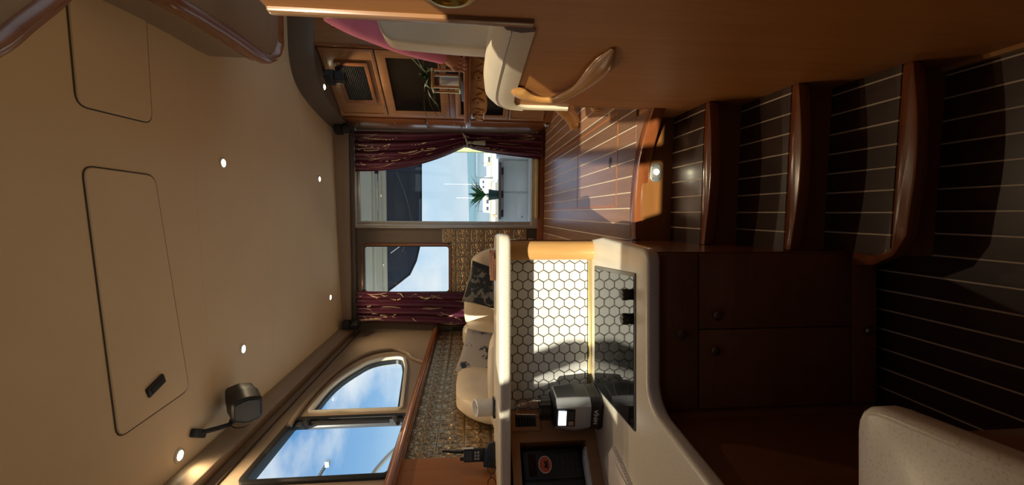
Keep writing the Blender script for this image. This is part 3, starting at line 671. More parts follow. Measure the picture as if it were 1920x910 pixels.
def garage():
    # diagonal wooden corner with an open niche holding the microwave
    P0, P1 = Vector((-0.795, 2.012)), Vector((-1.165, 1.712))
    d = (P1-P0).normalized(); nrm = Vector((d.y, -d.x))
    if nrm.y > 0: nrm = -nrm
    Lg = (P1-P0).length
    F = GAL @ Matrix(((d.x, -nrm.x, 0, P0.x), (d.y, -nrm.y, 0, P0.y), (0, 0, 1, 0), (0, 0, 0, 1)))   # local x along face, y inward, z up
    e = thing('appliance_niche', (-0.95, 1.95, 0.92), 'cherry wood corner cupboard with open niche and small vent under the bar', 'cupboard', xf=GAL)
    m = MB(F); m.box(0.0, 0.145, 0, 0.03, 0.921, 1.316); m.box(0.145, Lg, 0, 0.03, 1.278, 1.316); m.box(0.145, Lg, 0, 0.03, 0.921, 0.972); m.box(Lg-0.03, Lg, 0, 0.03, 0.972, 1.278); m.build('face_frame', 'cherry', e)
    m = MB(F); m.box(0.135, 0.145, 0.03, 0.16, 0.93, 1.30); m.box(0.14, Lg-0.05, 0.15, 0.16, 0.93, 1.30); m.box(0.14, Lg-0.05, 0.03, 0.16, 0.93, 0.970); m.box(0.14, Lg-0.05, 0.03, 0.16, 1.285, 1.30); m.build('niche_lining', 'cherryd', e)
    m = MB(F); m.frame(rect(0.008, 0.098, 1.175, 1.312), rect(0.026, 0.080, 1.195, 1.292), -0.010, 0.002, 'y'); vn = m.build('vent_frame', 'cherry', e, bevel=0.002)
    m = MB(F); m.box(0.026, 0.080, -0.001, 0.0, 1.195, 1.292); m.build('vent_dark', 'blackm', vn)
    for k in range(7):
        m = MB(F); z = 1.201+k*0.0135; m.add([(0.026, -0.008, z), (0.08, -0.008, z), (0.08, -0.001, z+0.008), (0.026, -0.001, z+0.008), (0.026, -0.008, z+0.002), (0.08, -0.008, z+0.002), (0.08, -0.001, z+0.010), (0.026, -0.001, z+0.010)], [(0,3,2,1),(4,5,6,7),(0,1,5,4),(1,2,6,5),(2,3,7,6),(3,0,4,7)]); m.build('slat', 'blackm', vn)
    mw = thing('microwave', tuple((F @ Vector((0.3, 0.1, 0.99)))), 'black microwave oven with keypad inside the wooden corner niche', 'microwave')
    X0, X1, Y = 0.165, Lg-0.04, 0.055
    m = MB(F); m.box(X0, X1, Y, 0.148, 0.992, 1.268); m.build('body', 'black', mw, bevel=0.004)
    m = MB(F); m.box(X0+0.135, X1-0.005, Y-0.014, Y+0.002, 0.998, 1.262); dr = m.build('door', 'black', mw, bevel=0.003)
    m = MB(F); m.box(X0+0.165, X1-0.03, Y-0.016, Y-0.013, 1.03, 1.22); m.build('window', 'tvglass', dr)
    m = MB(F); m.box(X0+0.008, X0+0.125, Y-0.008, Y+0.002, 0.998, 1.262); kp = m.build('control_panel', 'black', mw, bevel=0.002)
    m = MB(F); m.box(X0+0.02, X0+0.112, Y-0.010, Y-0.007, 1.205, 1.24); m.build('display', 'tvglass', kp)
    for i in range(3):
        for j in range(5):
            m = MB(F); x = X0+0.022+i*0.033; z = 1.012+j*0.022; m.box(x, x+0.026, Y-0.010, Y-0.007, z, z+0.015); m.build('button', 'blackm', kp)
    m = MB(F); ov = [(X0+0.066+0.036*math.cos(R(q)), 1.165+0.030*math.sin(R(q))) for q in range(0, 360, 12)]; m.prism(ov, Y-0.0115, Y-0.0100, 'y'); st = m.build('sticker', 'paper', mw)
    m = MB(F); m.prism(inset(ov, 0.003), Y-0.0122, Y-0.0115, 'y'); m.build('sticker_print', 'red', st)
    m = MB(F); m.prism([(X0+0.050, 1.152), (X0+0.084, 1.152), (X0+0.078, 1.170), (X0+0.066, 1.164), (X0+0.056, 1.172)], Y-0.0128, Y-0.0122, 'y'); m.build('sticker_mark', 'black', st)
    for k in range(3):
        m = MB(F); a = 0.002*k; m.prism([(0.17+0.02*k, 0.012+a), (Lg-0.05, 0.014+a), (Lg-0.05, 0.14), (0.18+0.02*k, 0.14)], 0.9725+0.0055*k, 0.977+0.0055*k)
        pp = m.build('paper_stack', 'paper', None); tag(pp, ['lowest white booklet lying under the microwave', 'middle white booklet lying under the microwave', 'topmost white booklet lying under the microwave'][k], 'booklet', 'booklets under the microwave')
garage()
def blender_machine():
    c = GAL @ Vector((-0.748, 1.910, 0.9203))
    F = Matrix.Translation(c) @ Matrix.Rotation(YAW-R(12), 4, 'Z')
    e = thing('blender_appliance', tuple(c), 'grey and black personal blender with clear cup and glowing sun-glare panel', 'blender')
    def oct_(w_, d_, ch): return [(-w_+ch, -d_), (w_-ch, -d_), (w_, -d_+ch), (w_, d_-ch), (w_-ch, d_), (-w_+ch, d_), (-w_, d_-ch), (-w_, -d_+ch)]
    def stack(mb, secs):
        n = 8; vs = []; fs = []
        for (w_, d_, ch, z) in secs: vs += [(x, y, z) for x, y in oct_(w_, d_, ch)]
        for i in range(len(secs)-1):
            for q in range(n): fs.append((i*n+q, i*n+(q+1) % n, (i+1)*n+(q+1) % n, (i+1)*n+q))
        fs += [tuple(range(n))[::-1], tuple(range((len(secs)-1)*n, len(secs)*n))]; mb.add(vs, fs); return mb
    m = stack(MB(F), [(0.082, 0.088, 0.03, 0.0), (0.084, 0.090, 0.03, 0.012), (0.080, 0.086, 0.03, 0.016), (0.079, 0.085, 0.03, 0.052)]); m.build('base', 'black', e, bevel=0.003)
    m = stack(MB(F), [(0.078, 0.083, 0.03, 0.052), (0.083, 0.088, 0.028, 0.115), (0.075, 0.078, 0.028, 0.205)]); bd = m.build('body', 'silver', e, bevel=0.003)
    for s in (-1, 1):
        m = MB(F); m.add([(s*0.0795, -0.05, 0.056), (s*0.0795, 0.05, 0.056), (s*0.0843, 0.055, 0.115), (s*0.0843, -0.055, 0.115), (s*0.0765, -0.045, 0.200), (s*0.0765, 0.045, 0.200)], [(0, 1, 2, 3), (3, 2, 5, 4)]); m.build('side_panel', 'charcoal', bd, solid=0.001)
    m = stack(MB(F), [(0.072, 0.075, 0.03, 0.205), (0.062, 0.064, 0.03, 0.216)]); m.build('top_plate', 'black', e, bevel=0.002)
    # tilted control panel on the front
    m = MB(F); m.add([(-0.042, -0.0878, 0.125), (0.042, -0.0878, 0.125), (0.042, -0.0795, 0.205), (-0.042, -0.0795, 0.205)], [(0, 1, 2, 3)]); pn = m.build('control_panel', 'black', bd, solid=0.003)
    for (x0, x1, t0, t1, mt) in ((-0.034, 0.034, 0.50, 0.92, 'screen'), (-0.034, -0.014, 0.10, 0.36, 'alu'), (-0.006, 0.034, 0.10, 0.36, 'charcoal')):
        def pt(x, t): return (x, -0.0878+0.0083*t-0.0045, 0.125+0.080*t)
        m = MB(F); m.add([pt(x0, t0), pt(x1, t0), pt(x1, t1), pt(x0, t1)], [(0, 1, 2, 3)]); m.build('key', mt, pn, solid=0.001)
    text_mesh('NINJA', 0.026, 'white', F @ Matrix.Translation((0.0, -0.0872, 0.032)) @ Matrix.Rotation(R(90), 4, 'X'), 'lettering', e)
    m = MB(F); m.lathe([(0.046, 0.216), (0.048, 0.222), (0.048, 0.262), (0.044, 0.266), (0.030, 0.266)], (0, 0, 0), 28)
    for q in range(4): an = R(45+90*q); m.box(0.047*math.cos(an)-0.006, 0.047*math.cos(an)+0.006, 0.047*math.sin(an)-0.006, 0.047*math.sin(an)+0.006, 0.225, 0.272)
    m.build('blade_collar', 'black', e, smooth=True)
    m = MB(F)
    for q in range(4): an = R(20+90*q); m.tube([(0, 0, 0.268), (0.022*math.cos(an), 0.022*math.sin(an), 0.276+0.008*(q % 2))], [0.005, 0.0015], 6)
    m.build('blade', 'chrome', e, smooth=True)
    m = MB(F); m.lathe([(0.043, 0.262), (0.043, 0.30), (0.041, 0.345), (0.036, 0.372), (0.028, 0.378), (0.0, 0.378)], (0, 0, 0), 28); m.build('cup', 'cup', e, smooth=True)
blender_machine()

# ------------------------------------------------------------------ things on the bar and worktop
def bar_things():
    z = 1.3785
    e = thing('led_candle', tuple(GAL @ Vector((-0.82, 2.12, z))), 'white pillar candle with slanted rim on a small black stand', 'candle')
    F = GAL @ Matrix.Translation((-0.82, 2.12, z))
    m = MB(F); m.lathe([(0.052, 0.004), (0.052, 0.010), (0.046, 0.012)], n=24)
    for q in range(3): an = R(90+120*q); m.lathe([(0.008, 0.0), (0.008, 0.005)], (0.045*math.cos(an), 0.045*math.sin(an), 0), 8)
    m.build('stand', 'black', e, smooth=True)
    m = MB(F); n = 24; vs = []; 
    prof = [(0.041, lambda a: 0.011), (0.042, lambda a: 0.096+0.012*math.sin(a)), (0.037, lambda a: 0.099+0.012*math.sin(a)), (0.033, lambda a: 0.082), (0.002, lambda a: 0.080)]
    for r_, h in prof:
        for q in range(n): a = 2*math.pi*q/n; vs.append((r_*math.cos(a), r_*math.sin(a), h(a)))
    fs = [(i*n+q, i*n+(q+1) % n, (i+1)*n+(q+1) % n, (i+1)*n+q) for i in range(4) for q in range(n)] + [tuple(range(n))[::-1], tuple(range(4*n, 5*n))]
    m.add(vs, fs); m.build('wax_body', 'wax', e, smooth=True)
    m = MB(F); m.tube([(0, 0, 0.079), (0.002, 0, 0.095)], 0.0015, 6); m.build('wick', 'black', e)
    # trivet of interlocked copper-toned wooden discs
    F = GAL @ Matrix.Translation((-0.112, 2.105, z))
    e = thing('trivet', tuple(F.translation), 'copper toned wooden trivet of crossed slats on the bar end', 'trivet')
    for i in range(7):
        m = MB(F); a = R(-18+i*6); zz = 0.0005+(i % 3)*0.008+ (0.0 if i < 4 else 0.002)
        wdt = 0.012; ln = 0.075-0.006*abs(i-3); cx = (i-3)*0.006; cy = -0.045+i*0.015
        dx, dy = math.cos(a), math.sin(a)
        pts = [(cx-dx*ln-dy*-wdt, cy-dy*ln-dx*wdt), (cx+dx*ln-dy*-wdt, cy+dy*ln-dx*wdt), (cx+dx*ln-dy*wdt, cy+dy*ln+dx*wdt), (cx-dx*ln-dy*wdt, cy-dy*ln+dx*wdt)]
        m.prism(roundpoly(pts, 0.012, 3), zz, zz+0.0085); m.build('slat', 'copperwood', e, bevel=0.001)
    # handheld radio standing in its charger
    F = GAL @ Matrix.Translation((-1.055, 2.125, z)) @ Matrix.Rotation(R(20), 4, 'Z')
    e = thing('handheld_radio', tuple(F.translation), 'black handheld radio with antenna standing in its charging cradle on the bar', 'radio')
    m = MB(F); m.prism([(-0.06, 0.0), (0.06, 0.0), (0.05, 0.035), (0.02, 0.05), (-0.05, 0.06)], -0.045, 0.045, 'y'); m.build('cradle', 'black', e, bevel=0.005)
    m = MB(F); m.box(-0.030, 0.030, -0.020, 0.020, 0.045, 0.155); rb = m.build('body', 'blackm', e, bevel=0.006)
    m = MB(F); m.box(-0.022, 0.022, -0.0225, -0.019, 0.115, 0.145); m.build('display', 'charcoal', rb)
    for i in range(3):
        for j in range(2): m = MB(F); m.box(-0.020+i*0.014, -0.010+i*0.014, -0.0225, -0.019, 0.078+j*0.014, 0.088+j*0.014); m.build('key', 'alu', rb)
    m = MB(F); m.lathe([(0.009, 0.155), (0.008, 0.172)], (-0.015, 0, 0), 12); m.build('dial', 'black', rb, smooth=True)
    m = MB(F); m.tube([(0.016, 0, 0.155), (0.016, 0, 0.18), (0.024, 0, 0.26)], [0.008, 0.007, 0.005], 8); m.build('antenna', 'black', e, smooth=True)
    m = MB(F); m.box(0.030, 0.034, -0.03, 0.012, 0.105, 0.165); m.build('tag', 'paper', e)
    # folded spectacles
    F = GAL @ Matrix.Translation((-1.105, 2.02, z)) @ Matrix.Rotation(R(12), 4, 'Z')
    e = thing('spectacles', tuple(F.translation), 'black framed spectacles lying near the radio on the bar', 'glasses')
    for s in (-1, 1):
        lp = [(s*0.034+0.026*math.cos(R(q))*(1.0), 0.0, 0.021+0.019*math.sin(R(q))) for q in range(0, 360, 24)]
        m = MB(F); m.tube(lp, 0.0022, 6, closed=True, up=(0, 1, 0)); m.build('rim', 'black', e, smooth=True)
        m = MB(F); m.tube([(s*0.061, 0, 0.028), (s*0.063, 0.03, 0.020), (s*0.02, 0.06, 0.006)], 0.0022, 6); m.build('temple', 'black', e, smooth=True)
    m = MB(F); m.tube([(-0.009, 0, 0.024), (0, -0.001, 0.028), (0.009, 0, 0.024)], 0.0022, 6); m.build('bridge', 'black', e, smooth=True)
    # scallop-edged cloth on the worktop
    pts = []
    base_ = [(-0.82, 1.665), (-0.845, 1.56), (-0.885, 1.44), (-0.90, 1.33), (-1.08, 1.33), (-1.06, 1.62), (-0.93, 1.77)]
    for i in range(len(base_)):
        a, b = Vector(base_[i]), Vector(base_[(i+1) % len(base_)]); n = max(2, int((b-a).length/0.014))
        nr = Vector(((b-a).y, -(b-a).x)).normalized()
        for q in range(n):
            t = q/n; v = a.lerp(b, t); pts.append(tuple(v)); v2 = a.lerp(b, (q+0.5)/n)-nr*-0.004; pts.append(tuple(v2))
    m = Gm(); m.prism(pts, 0.9205, 0.936); n1 = m.build('napkin', 'cloth', None); tag(n1, 'off-white scallop-edged cloth folded on the worktop by the niche', 'cloth')
    m = Gm()
    def fold(u, v):
        x = -0.86-0.20*u-0.03*v; y = 1.62-0.27*v+0.10*u*(1-v); return (x, y, 0.938+0.010*math.sin(math.pi*u)*math.sin(math.pi*min(1, v*1.1))+0.003*math.sin(9*u+4*v))
    m.grid(fold, 14, 14); m.build('upper_fold', 'cloth', n1, smooth=True, solid=0.002)
bar_things()

# ------------------------------------------------------------------ ceiling fittings
def hatch(pts, label, latch):
    # removable lining panel in the ceiling
    P = roundpoly(pts, 0.045, 5)
    e = thing('ceiling_hatch', (sum(p[0] for p in pts)/4, sum(p[1] for p in pts)/4, CZ(pts[0][0])), label, 'hatch', 'removable ceiling panels')
    m = MB(); n = len(P); Q = inset(P, 0.004)
    vs = [(x, y, CZ(x)+0.004) for x, y in P]+[(x, y, CZ(x)-0.003) for x, y in P]+[(x, y, CZ(x)-0.007) for x, y in Q]
    m.add(vs, [tuple(range(n)), tuple(range(2*n, 3*n))[::-1]]+[(i, (i+1) % n, n+(i+1) % n, n+i) for i in range(n)]+[(n+i, n+(i+1) % n, 2*n+(i+1) % n, 2*n+i) for i in range(n)])
    m.build('panel', 'ceiling', e)
    m = MB(); m.tube([(x, y, CZ(x)-0.001) for x, y in inset(P, -0.002)], 0.0035, 6, closed=True); m.build('edge_seal', 'piping', e, smooth=True)
    if latch:
        m = MB(); d = Vector((0.03, 0.09)).normalized(); nr = Vector((d.y, -d.x)); c = Vector((-0.752, 1.937))
        q = [c+d*0.052+nr*0.022, c-d*0.052+nr*0.022, c-d*0.052-nr*0.022, c+d*0.052-nr*0.022]; m.prism([tuple(v) for v in q], CZ(-0.75)-0.018, CZ(-0.75)-0.005); lt = m.build('latch', 'black', e, bevel=0.004)
        q = [c+d*0.036+nr*0.012, c-d*0.036+nr*0.012, c-d*0.036-nr*0.012, c+d*0.036-nr*0.012]; m = MB(); m.prism([tuple(v) for v in q], CZ(-0.75)-0.021, CZ(-0.75)-0.017); m.build('latch_button', 'blackm', lt, bevel=0.002)
hatch([(0.16, 1.69), (0.155, 2.04), (-0.86, 2.155), (-0.88, 1.735)], 'long cream ceiling panel with a black latch at one end', True)
hatch([(0.375, 1.69), (0.385, 2.05), (1.35, 2.08), (1.35, 1.69)], 'plain cream ceiling panel beside the wood-edged overhead console', False)
for (x, y), lb in zip([(0.273, 2.579), (0.306, 4.13), (-0.828, 4.262), (-0.824, 2.657), (-1.137, 2.058)],
        ['small round ceiling downlight nearest the wood-edged overhead console', 'small round ceiling downlight above the sliding door', 'small round ceiling downlight above the port curtain', 'small round ceiling downlight between the long panel and the black loudspeaker', 'small round ceiling downlight at the forward end of the port side']):
    e = thing('downlight', (x, y, CZ(x)), lb, 'downlight', 'ceiling downlights')
    m = MB(); m.lathe([(0.034, CZ(x)+0.002), (0.034, CZ(x)-0.004), (0.029, CZ(x)-0.007), (0.022, CZ(x)-0.007), (0.021, CZ(x)-0.002)], (x, y, 0), 24); m.build('rim', 'cream', e, smooth=True)
    m = MB(); m.lathe([(0.0215, CZ(x)-0.003), (0.018, CZ(x)-0.0075), (0.0, CZ(x)-0.0085)], (x, y, 0), 20); m.build('lens', 'lampglow', e, smooth=True)
    ld = bpy.data.lights.new('downlight_glow', 'SPOT'); ld.energy = 8.0; ld.spot_size = R(150); ld.spot_blend = 1.0; ld.color = (1.0, 0.76, 0.48); ld.shadow_soft_size = 0.02
    lo = bpy.data.objects.new('downlight_glow', ld); col.objects.link(lo); lo.parent = e; lo.location = (0, 0, -0.03)
def valance_light():
    x, y, z = 1.05, 3.80, 2.724
    e = thing('downlight', (x, y, z), 'small round downlight under the curved starboard valance', 'downlight', 'ceiling downlights')
    m = MB(); m.lathe([(0.028, z+0.004), (0.028, z-0.003), (0.022, z-0.005), (0.018, z-0.002)], (x, y, 0), 20); m.build('rim', 'cream', e, smooth=True)
    m = MB(); m.lathe([(0.018, z-0.001), (0.015, z-0.009), (0.0, z-0.011)], (x, y, 0), 16); m.build('lens', 'lampglow', e, smooth=True)
    ld = bpy.data.lights.new('downlight_glow', 'SPOT'); ld.energy = 5.0; ld.spot_size = R(120); ld.spot_blend = 1.0; ld.color = (1.0, 0.75, 0.45); ld.shadow_soft_size = 0.02
    lo = bpy.data.objects.new('downlight_glow', ld); col.objects.link(lo); lo.parent = e; lo.location = (0, 0, -0.03)
valance_light()
def ceiling_speaker():
    e = thing('loudspeaker', (-1.10, 2.19, CZ(-1.1)), 'large black loudspeaker hung from the ceiling on an angled bracket', 'speaker')
    zc = CZ(-1.1)
    m = MB(Matrix.Translation((-1.10, 2.19, zc)) @ Matrix.Rotation(R(30), 4, 'Z')); m.box(-0.020, 0.020, -0.055, 0.055, -0.022, 0.0); m.build('ceiling_plate', 'blackm', e, bevel=0.006)
    m = MB(); m.tube([(-1.10, 2.19, zc-0.01), (-1.118, 2.27, zc-0.055), (-1.13, 2.33, zc-0.08), (-1.115, 2.36, zc-0.09)], 0.012, 8); m.tube([(-1.125, 2.345, zc-0.085), (-1.08, 2.37, zc-0.10)], 0.017, 8); m.build('bracket_arm', 'blackm', e, smooth=True)
    F = Matrix.Translation((-1.035, 2.40, zc-0.115)) @ Matrix.Rotation(R(-10), 4, 'Z') @ Matrix.Rotation(R(38), 4, 'X') @ Matrix.Rotation(R(6), 4, 'Y')
    prof = roundpoly([(-0.105, 0.03), (-0.08, 0.085), (0.075, 0.085), (0.105, 0.03), (0.105, -0.055), (0.06, -0.085), (-0.06, -0.085), (-0.105, -0.05)], 0.02, 3)
    prof = roundpoly([(-0.07, -0.075), (0.06, -0.075), (0.078, 0.0), (0.06, 0.075), (-0.05, 0.075), (-0.085, 0.0)], 0.02, 3)
    m = MB(F); n = len(prof); vs = []; fs = []
    secs = [(-0.105, 0.82), (-0.095, 0.95), (0.0, 1.0), (0.002, 0.95), (0.085, 0.88)]
    for y, s in secs: vs += [(x*s, y, z*s) for x, z in prof]
    for i in range(len(secs)-1):
        for q in range(n): fs.append((i*n+q, i*n+(q+1) % n, (i+1)*n+(q+1) % n, (i+1)*n+q))
    fs += [tuple(range(n)), tuple(range((len(secs)-1)*n, len(secs)*n))[::-1]]
    m.add(vs, fs); m.build('cabinet', 'black', e, smooth=True)
    m = MB(F); m.prism([(x*0.74, z*0.74) for x, z in prof], -0.110, -0.104, 'y'); m.build('grille', 'grille', e)
    m = MB(); m.tube(spline([(-1.125, 2.32, zc-0.08), (-1.15, 2.33, zc-0.12), (-1.14, 2.35, zc-0.17), (-1.08, 2.37, zc-0.185)], 6), 0.003, 6); m.build('cable', 'black', e, smooth=True)
ceiling_speaker()
def cube_speaker(c, rz, wall, label):
    F = Matrix.Translation(c) @ Matrix.Rotation(rz, 4, 'Z')
    e = thing('cube_speaker', c, label, 'speaker', 'small black twin-cube speakers')
    for i, (z, a) in enumerate(((0.04, 14), (-0.042, -16))):
        Q = F @ Matrix.Translation((0, 0, z)) @ Matrix.Rotation(R(a), 4, 'Z')
        m = MB(Q); m.box(-0.04, 0.04, -0.05, 0.05, -0.04, 0.04); cb = m.build('cube', 'black', e, bevel=0.008)
        m = MB(Q); m.box(-0.033, 0.033, -0.053, -0.049, -0.033, 0.033); m.build('grille', 'grille', cb, bevel=0.002)
    m = MB(); m.tube([tuple(c), tuple(wall)], 0.011, 8); m.box(min(wall[0]-0.02, wall[0]+0.02), wall[0]+0.02, wall[1]-0.006, wall[1]+0.006, wall[2]-0.025, wall[2]+0.025); m.build('wall_mount', 'black', e, smooth=True)
cube_speaker((1.10, 3.70, 2.60), R(18), (1.20, 3.78, 2.60), 'small black twin-cube speaker in front of the cabinet grille')
cube_speaker((0.835, 4.50, 2.775), R(8), (0.845, 4.60, 2.80), 'small black twin-cube speaker above the tied-back curtain')
cube_speaker((-1.16, 4.50, 2.735), R(-12), (-1.18, 4.605, 2.80), 'small black twin-cube speaker above the port curtain')
def console():
    # overhead console edged in mahogany, starboard
    P = spline([(0.20, 0.92, 0), (0.37, 1.13, 0), (0.47, 1.22, 0), (0.60, 1.33, 0), (0.74, 1.42, 0), (0.83, 1.52, 0), (0.84, 1.64, 0), (0.80, 1.76, 0), (0.815, 1.95, 0), (0.83, 2.20, 0), (0.835, 2.45, 0), (0.86, 2.58, 0), (0.95, 2.68, 0), (1.10, 2.70, 0), (1.90, 2.70, 0)], 6)
    poly = [(p.x, p.y) for p in P] + [(1.90, 0.5), (0.6, 0.5), (0.2, 0.7)]
    m = MB(); m.prism(poly, 2.615, 2.94); c = struct(m.build('ceiling_console', 'tan'))
    m = MB(); m.tube([(p.x, p.y, 2.635) for p in P], 0.046, 10, 1.0, 0.62); m.build('wood_edge', 'mahogy', c, smooth=True)
    m = MB(); m.tube([(p.x-0.003, p.y, 2.692) for p in P], 0.014, 8, 1.0, 0.8); m.build('wood_bead', 'mahogy', c, smooth=True)
console()

# ------------------------------------------------------------------ curtains
def curtain(edge, label, nfold, amp, seed, tieback=None):
    e = thing('curtain', edge(0.5, 1.0), label, 'curtain', 'maroon curtains with gold leaf print')
    def f(u, v):
        x, y, z = edge(u, v); return (x, y+amp*math.sin(u*nfold*2*math.pi+1.3*math.sin(3*v)), z)
    m = MB(); m.grid(f, nfold*10, 40); m.build('fabric', 'curtain', e, smooth=True, solid=0.004)
    g = MB(); rr = random.Random(seed)
    for k in range(46):
        u0, v0 = rr.uniform(0.04, 0.96), rr.uniform(0.02, 0.97); ln = rr.choice([0.03, 0.05, 0.08, 0.14]); du = rr.uniform(-0.09, 0.09); bend = rr.uniform(-0.05, 0.05); wd = rr.choice([0.0025, 0.0035, 0.007])
        n = 9
        for q in range(n):
            if wd > 0.005 and q % 2 and rr.random() < 0.6: continue
            pts = []
            for t in (q/n, (q+0.85)/n):
                u = u0+du*(t-0.5)+bend*math.sin(math.pi*t); v = v0+ln*(t-0.5)
                if not (0.01 < u < 0.99 and 0.005 < v < 0.995): break
                c_ = Vector(f(u, v)); wt = wd*math.sin(math.pi*(0.12+0.76*t)); pts.append((c_, wt))
            if len(pts) == 2:
                (a, wa), (b, wb2) = pts; o = Vector((0, -0.0062, 0))
                g.add([a+o+Vector((-wa, 0, 0)), a+o+Vector((wa, 0, 0)), b+o+Vector((wb2, 0, 0)), b+o+Vector((-wb2, 0, 0))], [(0, 1, 2, 3)])
    g.build('gold_print', 'gold', e)['kind'] = 'stuff'
    return e
def lerp(a, b, t): return a+(b-a)*t
def edgeR(u, v):
    z = 2.69-v*1.955
    # inner (free) edge swings in to the tieback and out again
    if z > 1.54: t = (2.69-z)/1.15; xl = 0.425+0.285*(t**2.2); xr = 0.835+0.02*t
    else: t = (1.54-z)/0.805; xl = 0.710-0.125*(t**0.55); xr = 0.855
    return (lerp(xl, xr, u), 4.60, z)
cR = curtain(edgeR, 'maroon curtain with gold leaf print tied back beside the sliding door', 4, 0.020, 3)
def edgeL(u, v):
    z = 2.70-v*1.45; return (lerp(-0.835-0.03*v, -1.16-0.09*v, u), 4.60-0.02*v, z)
curtain(edgeL, 'maroon curtain with gold leaf print hanging beside the port sofa corner', 4, 0.020, 11)
def tie():
    e = thing('tieback', (0.78, 4.56, 1.54), 'grey-green cord tieback with tassel round the starboard curtain', 'tieback')
    m = MB(); m.tube(spline([(0.865, 4.62, 1.60), (0.80, 4.555, 1.555), (0.735, 4.545, 1.535), (0.700, 4.575, 1.53), (0.72, 4.625, 1.54), (0.80, 4.64, 1.57), (0.865, 4.63, 1.60)], 5), 0.010, 8); m.build('cord', 'tassel', e, smooth=True)
    m = MB(); m.lathe([(0.010, 1.535), (0.016, 1.51), (0.018, 1.49), (0.012, 1.478), (0.020, 1.46), (0.027, 1.36), (0.028, 1.345)], (0.735, 4.535, 0), 14); m.build('tassel', 'tassel', e, smooth=True)
tie()

# ------------------------------------------------------------------ port sofa and pillows
def soft(pts3, name, parent, mat='leather', bev=0.05, F=None):
    x0, x1, y0, y1, z0, z1 = pts3
    m = MB(F); m.box(x0, x1, y0, y1, z0, z1); return m.build(name, mat, parent, bevel=bev, seg=4)
def sofa():
    e = thing('sectional_sofa', (-0.9, 3.2, 0.694), 'cream leather corner sofa along the port side behind the bar', 'sofa')
    soft((-1.28, -0.70, 2.30, 4.60, 0.70, 0.98), 'base', e, bev=0.02); 
    soft((-0.75, -0.42, 4.0, 4.60, 0.70, 0.98), 'base', e, bev=0.02)
    for y0, y1 in ((2.52, 3.10), (3.11, 3.68), (3.69, 4.28)): soft((-1.10, -0.68, y0, y1, 0.97, 1.13), 'seat_cushion', e)
    soft((-1.05, -0.42, 3.98, 4.30, 0.97, 1.125), 'seat_cushion', e)
    # backrests along the hull: three puffed sections, higher in the middle of each
    def back(P, Q, dep, z0, z1, end0=0.0, end1=0.0, name='backrest', thick=0.19):
        P, Q = Vector(P), Vector(Q); d = (Q-P); Lb = d.length; d.normalize(); nr = Vector(dep)
        m = MB(); nu, nv = 18, 14
        def g(u, v):
            a = 2*math.pi*v; s = math.sin(math.pi*min(max(u, 0.0), 1.0))**0.22 if 0 < u < 1 else 0.35
            cx, cz = math.cos(a), math.sin(a); cx = math.copysign(abs(cx)**0.6, cx); cz = math.copysign(abs(cz)**0.6, cz)
            h = (z1-z0)/2*(0.75+0.25*s); t = thick/2*(0.45+0.55*s)
            if u < 0.3: h *= 1-end0*(1-u/0.3)**2
            if u > 0.7: h *= 1-end1*((u-0.7)/0.3)**2
            q = P+d*(Lb*u)+nr*(thick*0.5+t*cx); return (q.x, q.y, z0+h+h*cz)
        m.grid(g, nu, nv); k = nu+1
        m.F.append(tuple(j*k for j in range(nv))); m.F.append(tuple(j*k+nu for j in range(nv))[::-1])
        m.build(name, 'leather', e, smooth=True)
    back((-1.285, 2.42), (-1.285, 3.28), (1, 0), 1.02, 1.60, end0=0.30)
    back((-1.285, 3.26), (-1.285, 3.86), (1, 0), 1.02, 1.57)
    back((-1.285, 3.84), (-1.285, 4.46), (1, 0), 1.02, 1.58)
    back((-1.20, 4.52), (-0.78, 4.52), (0, -1), 1.02, 1.57)
    back((-0.80, 4.52), (-0.36, 4.52), (0, -1), 1.02, 1.50, end1=0.35)
    back((-1.24, 2.275), (-0.60, 2.32), (0, 1), 1.0, 1.405, end1=0.15, thick=0.16)
sofa()
def pillow(c, rot, w_, h_, t_, mat, label, back='leatherd'):
    e = thing('throw_pillow', c, label, 'pillow', 'distressed velvet pillows on the sofa')
    F = Matrix.Translation(c) @ rot
    def side(s):
        def f(u, v):
            a, b = 2*u-1, 2*v-1; k = (1-a*a)*(1-b*b); pinch = 1-0.07*(1-abs(a))*(abs(b)**3)-0.0
            px = a*w_/2*(1-0.06*(1-b*b)); pz = b*h_/2*(1-0.06*(1-a*a)); return (px, s*(t_/2)*max(k, 0)**0.42, pz)
        return f
    m = MB(F); m.grid(side(-1), 14, 14); o_ = m.build('front_cover', mat, e, smooth=True, solid=0.001)
    m = MB(F); m.grid(side(1), 14, 14); m.build('back_cover', back, e, smooth=True, solid=0.001)
    ed = [side(1)(i/12, 0) for i in range(12)]+[side(1)(1, i/12) for i in range(12)]+[side(1)(1-i/12, 1) for i in range(12)]+[side(1)(0, 1-i/12) for i in range(12)]
    m = MB(F); m.tube(ed, 0.004, 6, closed=True); m.build('piping', 'leatherd', e, smooth=True)
pillow((-0.72, 4.18, 1.33), Matrix.Rotation(R(14), 4, 'Y') @ Matrix.Rotation(R(-12), 4, 'X'), 0.42, 0.42, 0.14, 'pillow1', 'dark grey distressed pillow leaning in the aft sofa corner')
pillow((-1.04, 3.10, 1.40), Matrix.Rotation(R(38), 4, 'Z') @ Matrix.Rotation(R(16), 4, 'Y') @ Matrix.Rotation(R(-14), 4, 'X'), 0.36, 0.36, 0.13, 'pillow2', 'pale grey distressed pillow with dark edges against the port backrest', 'post')

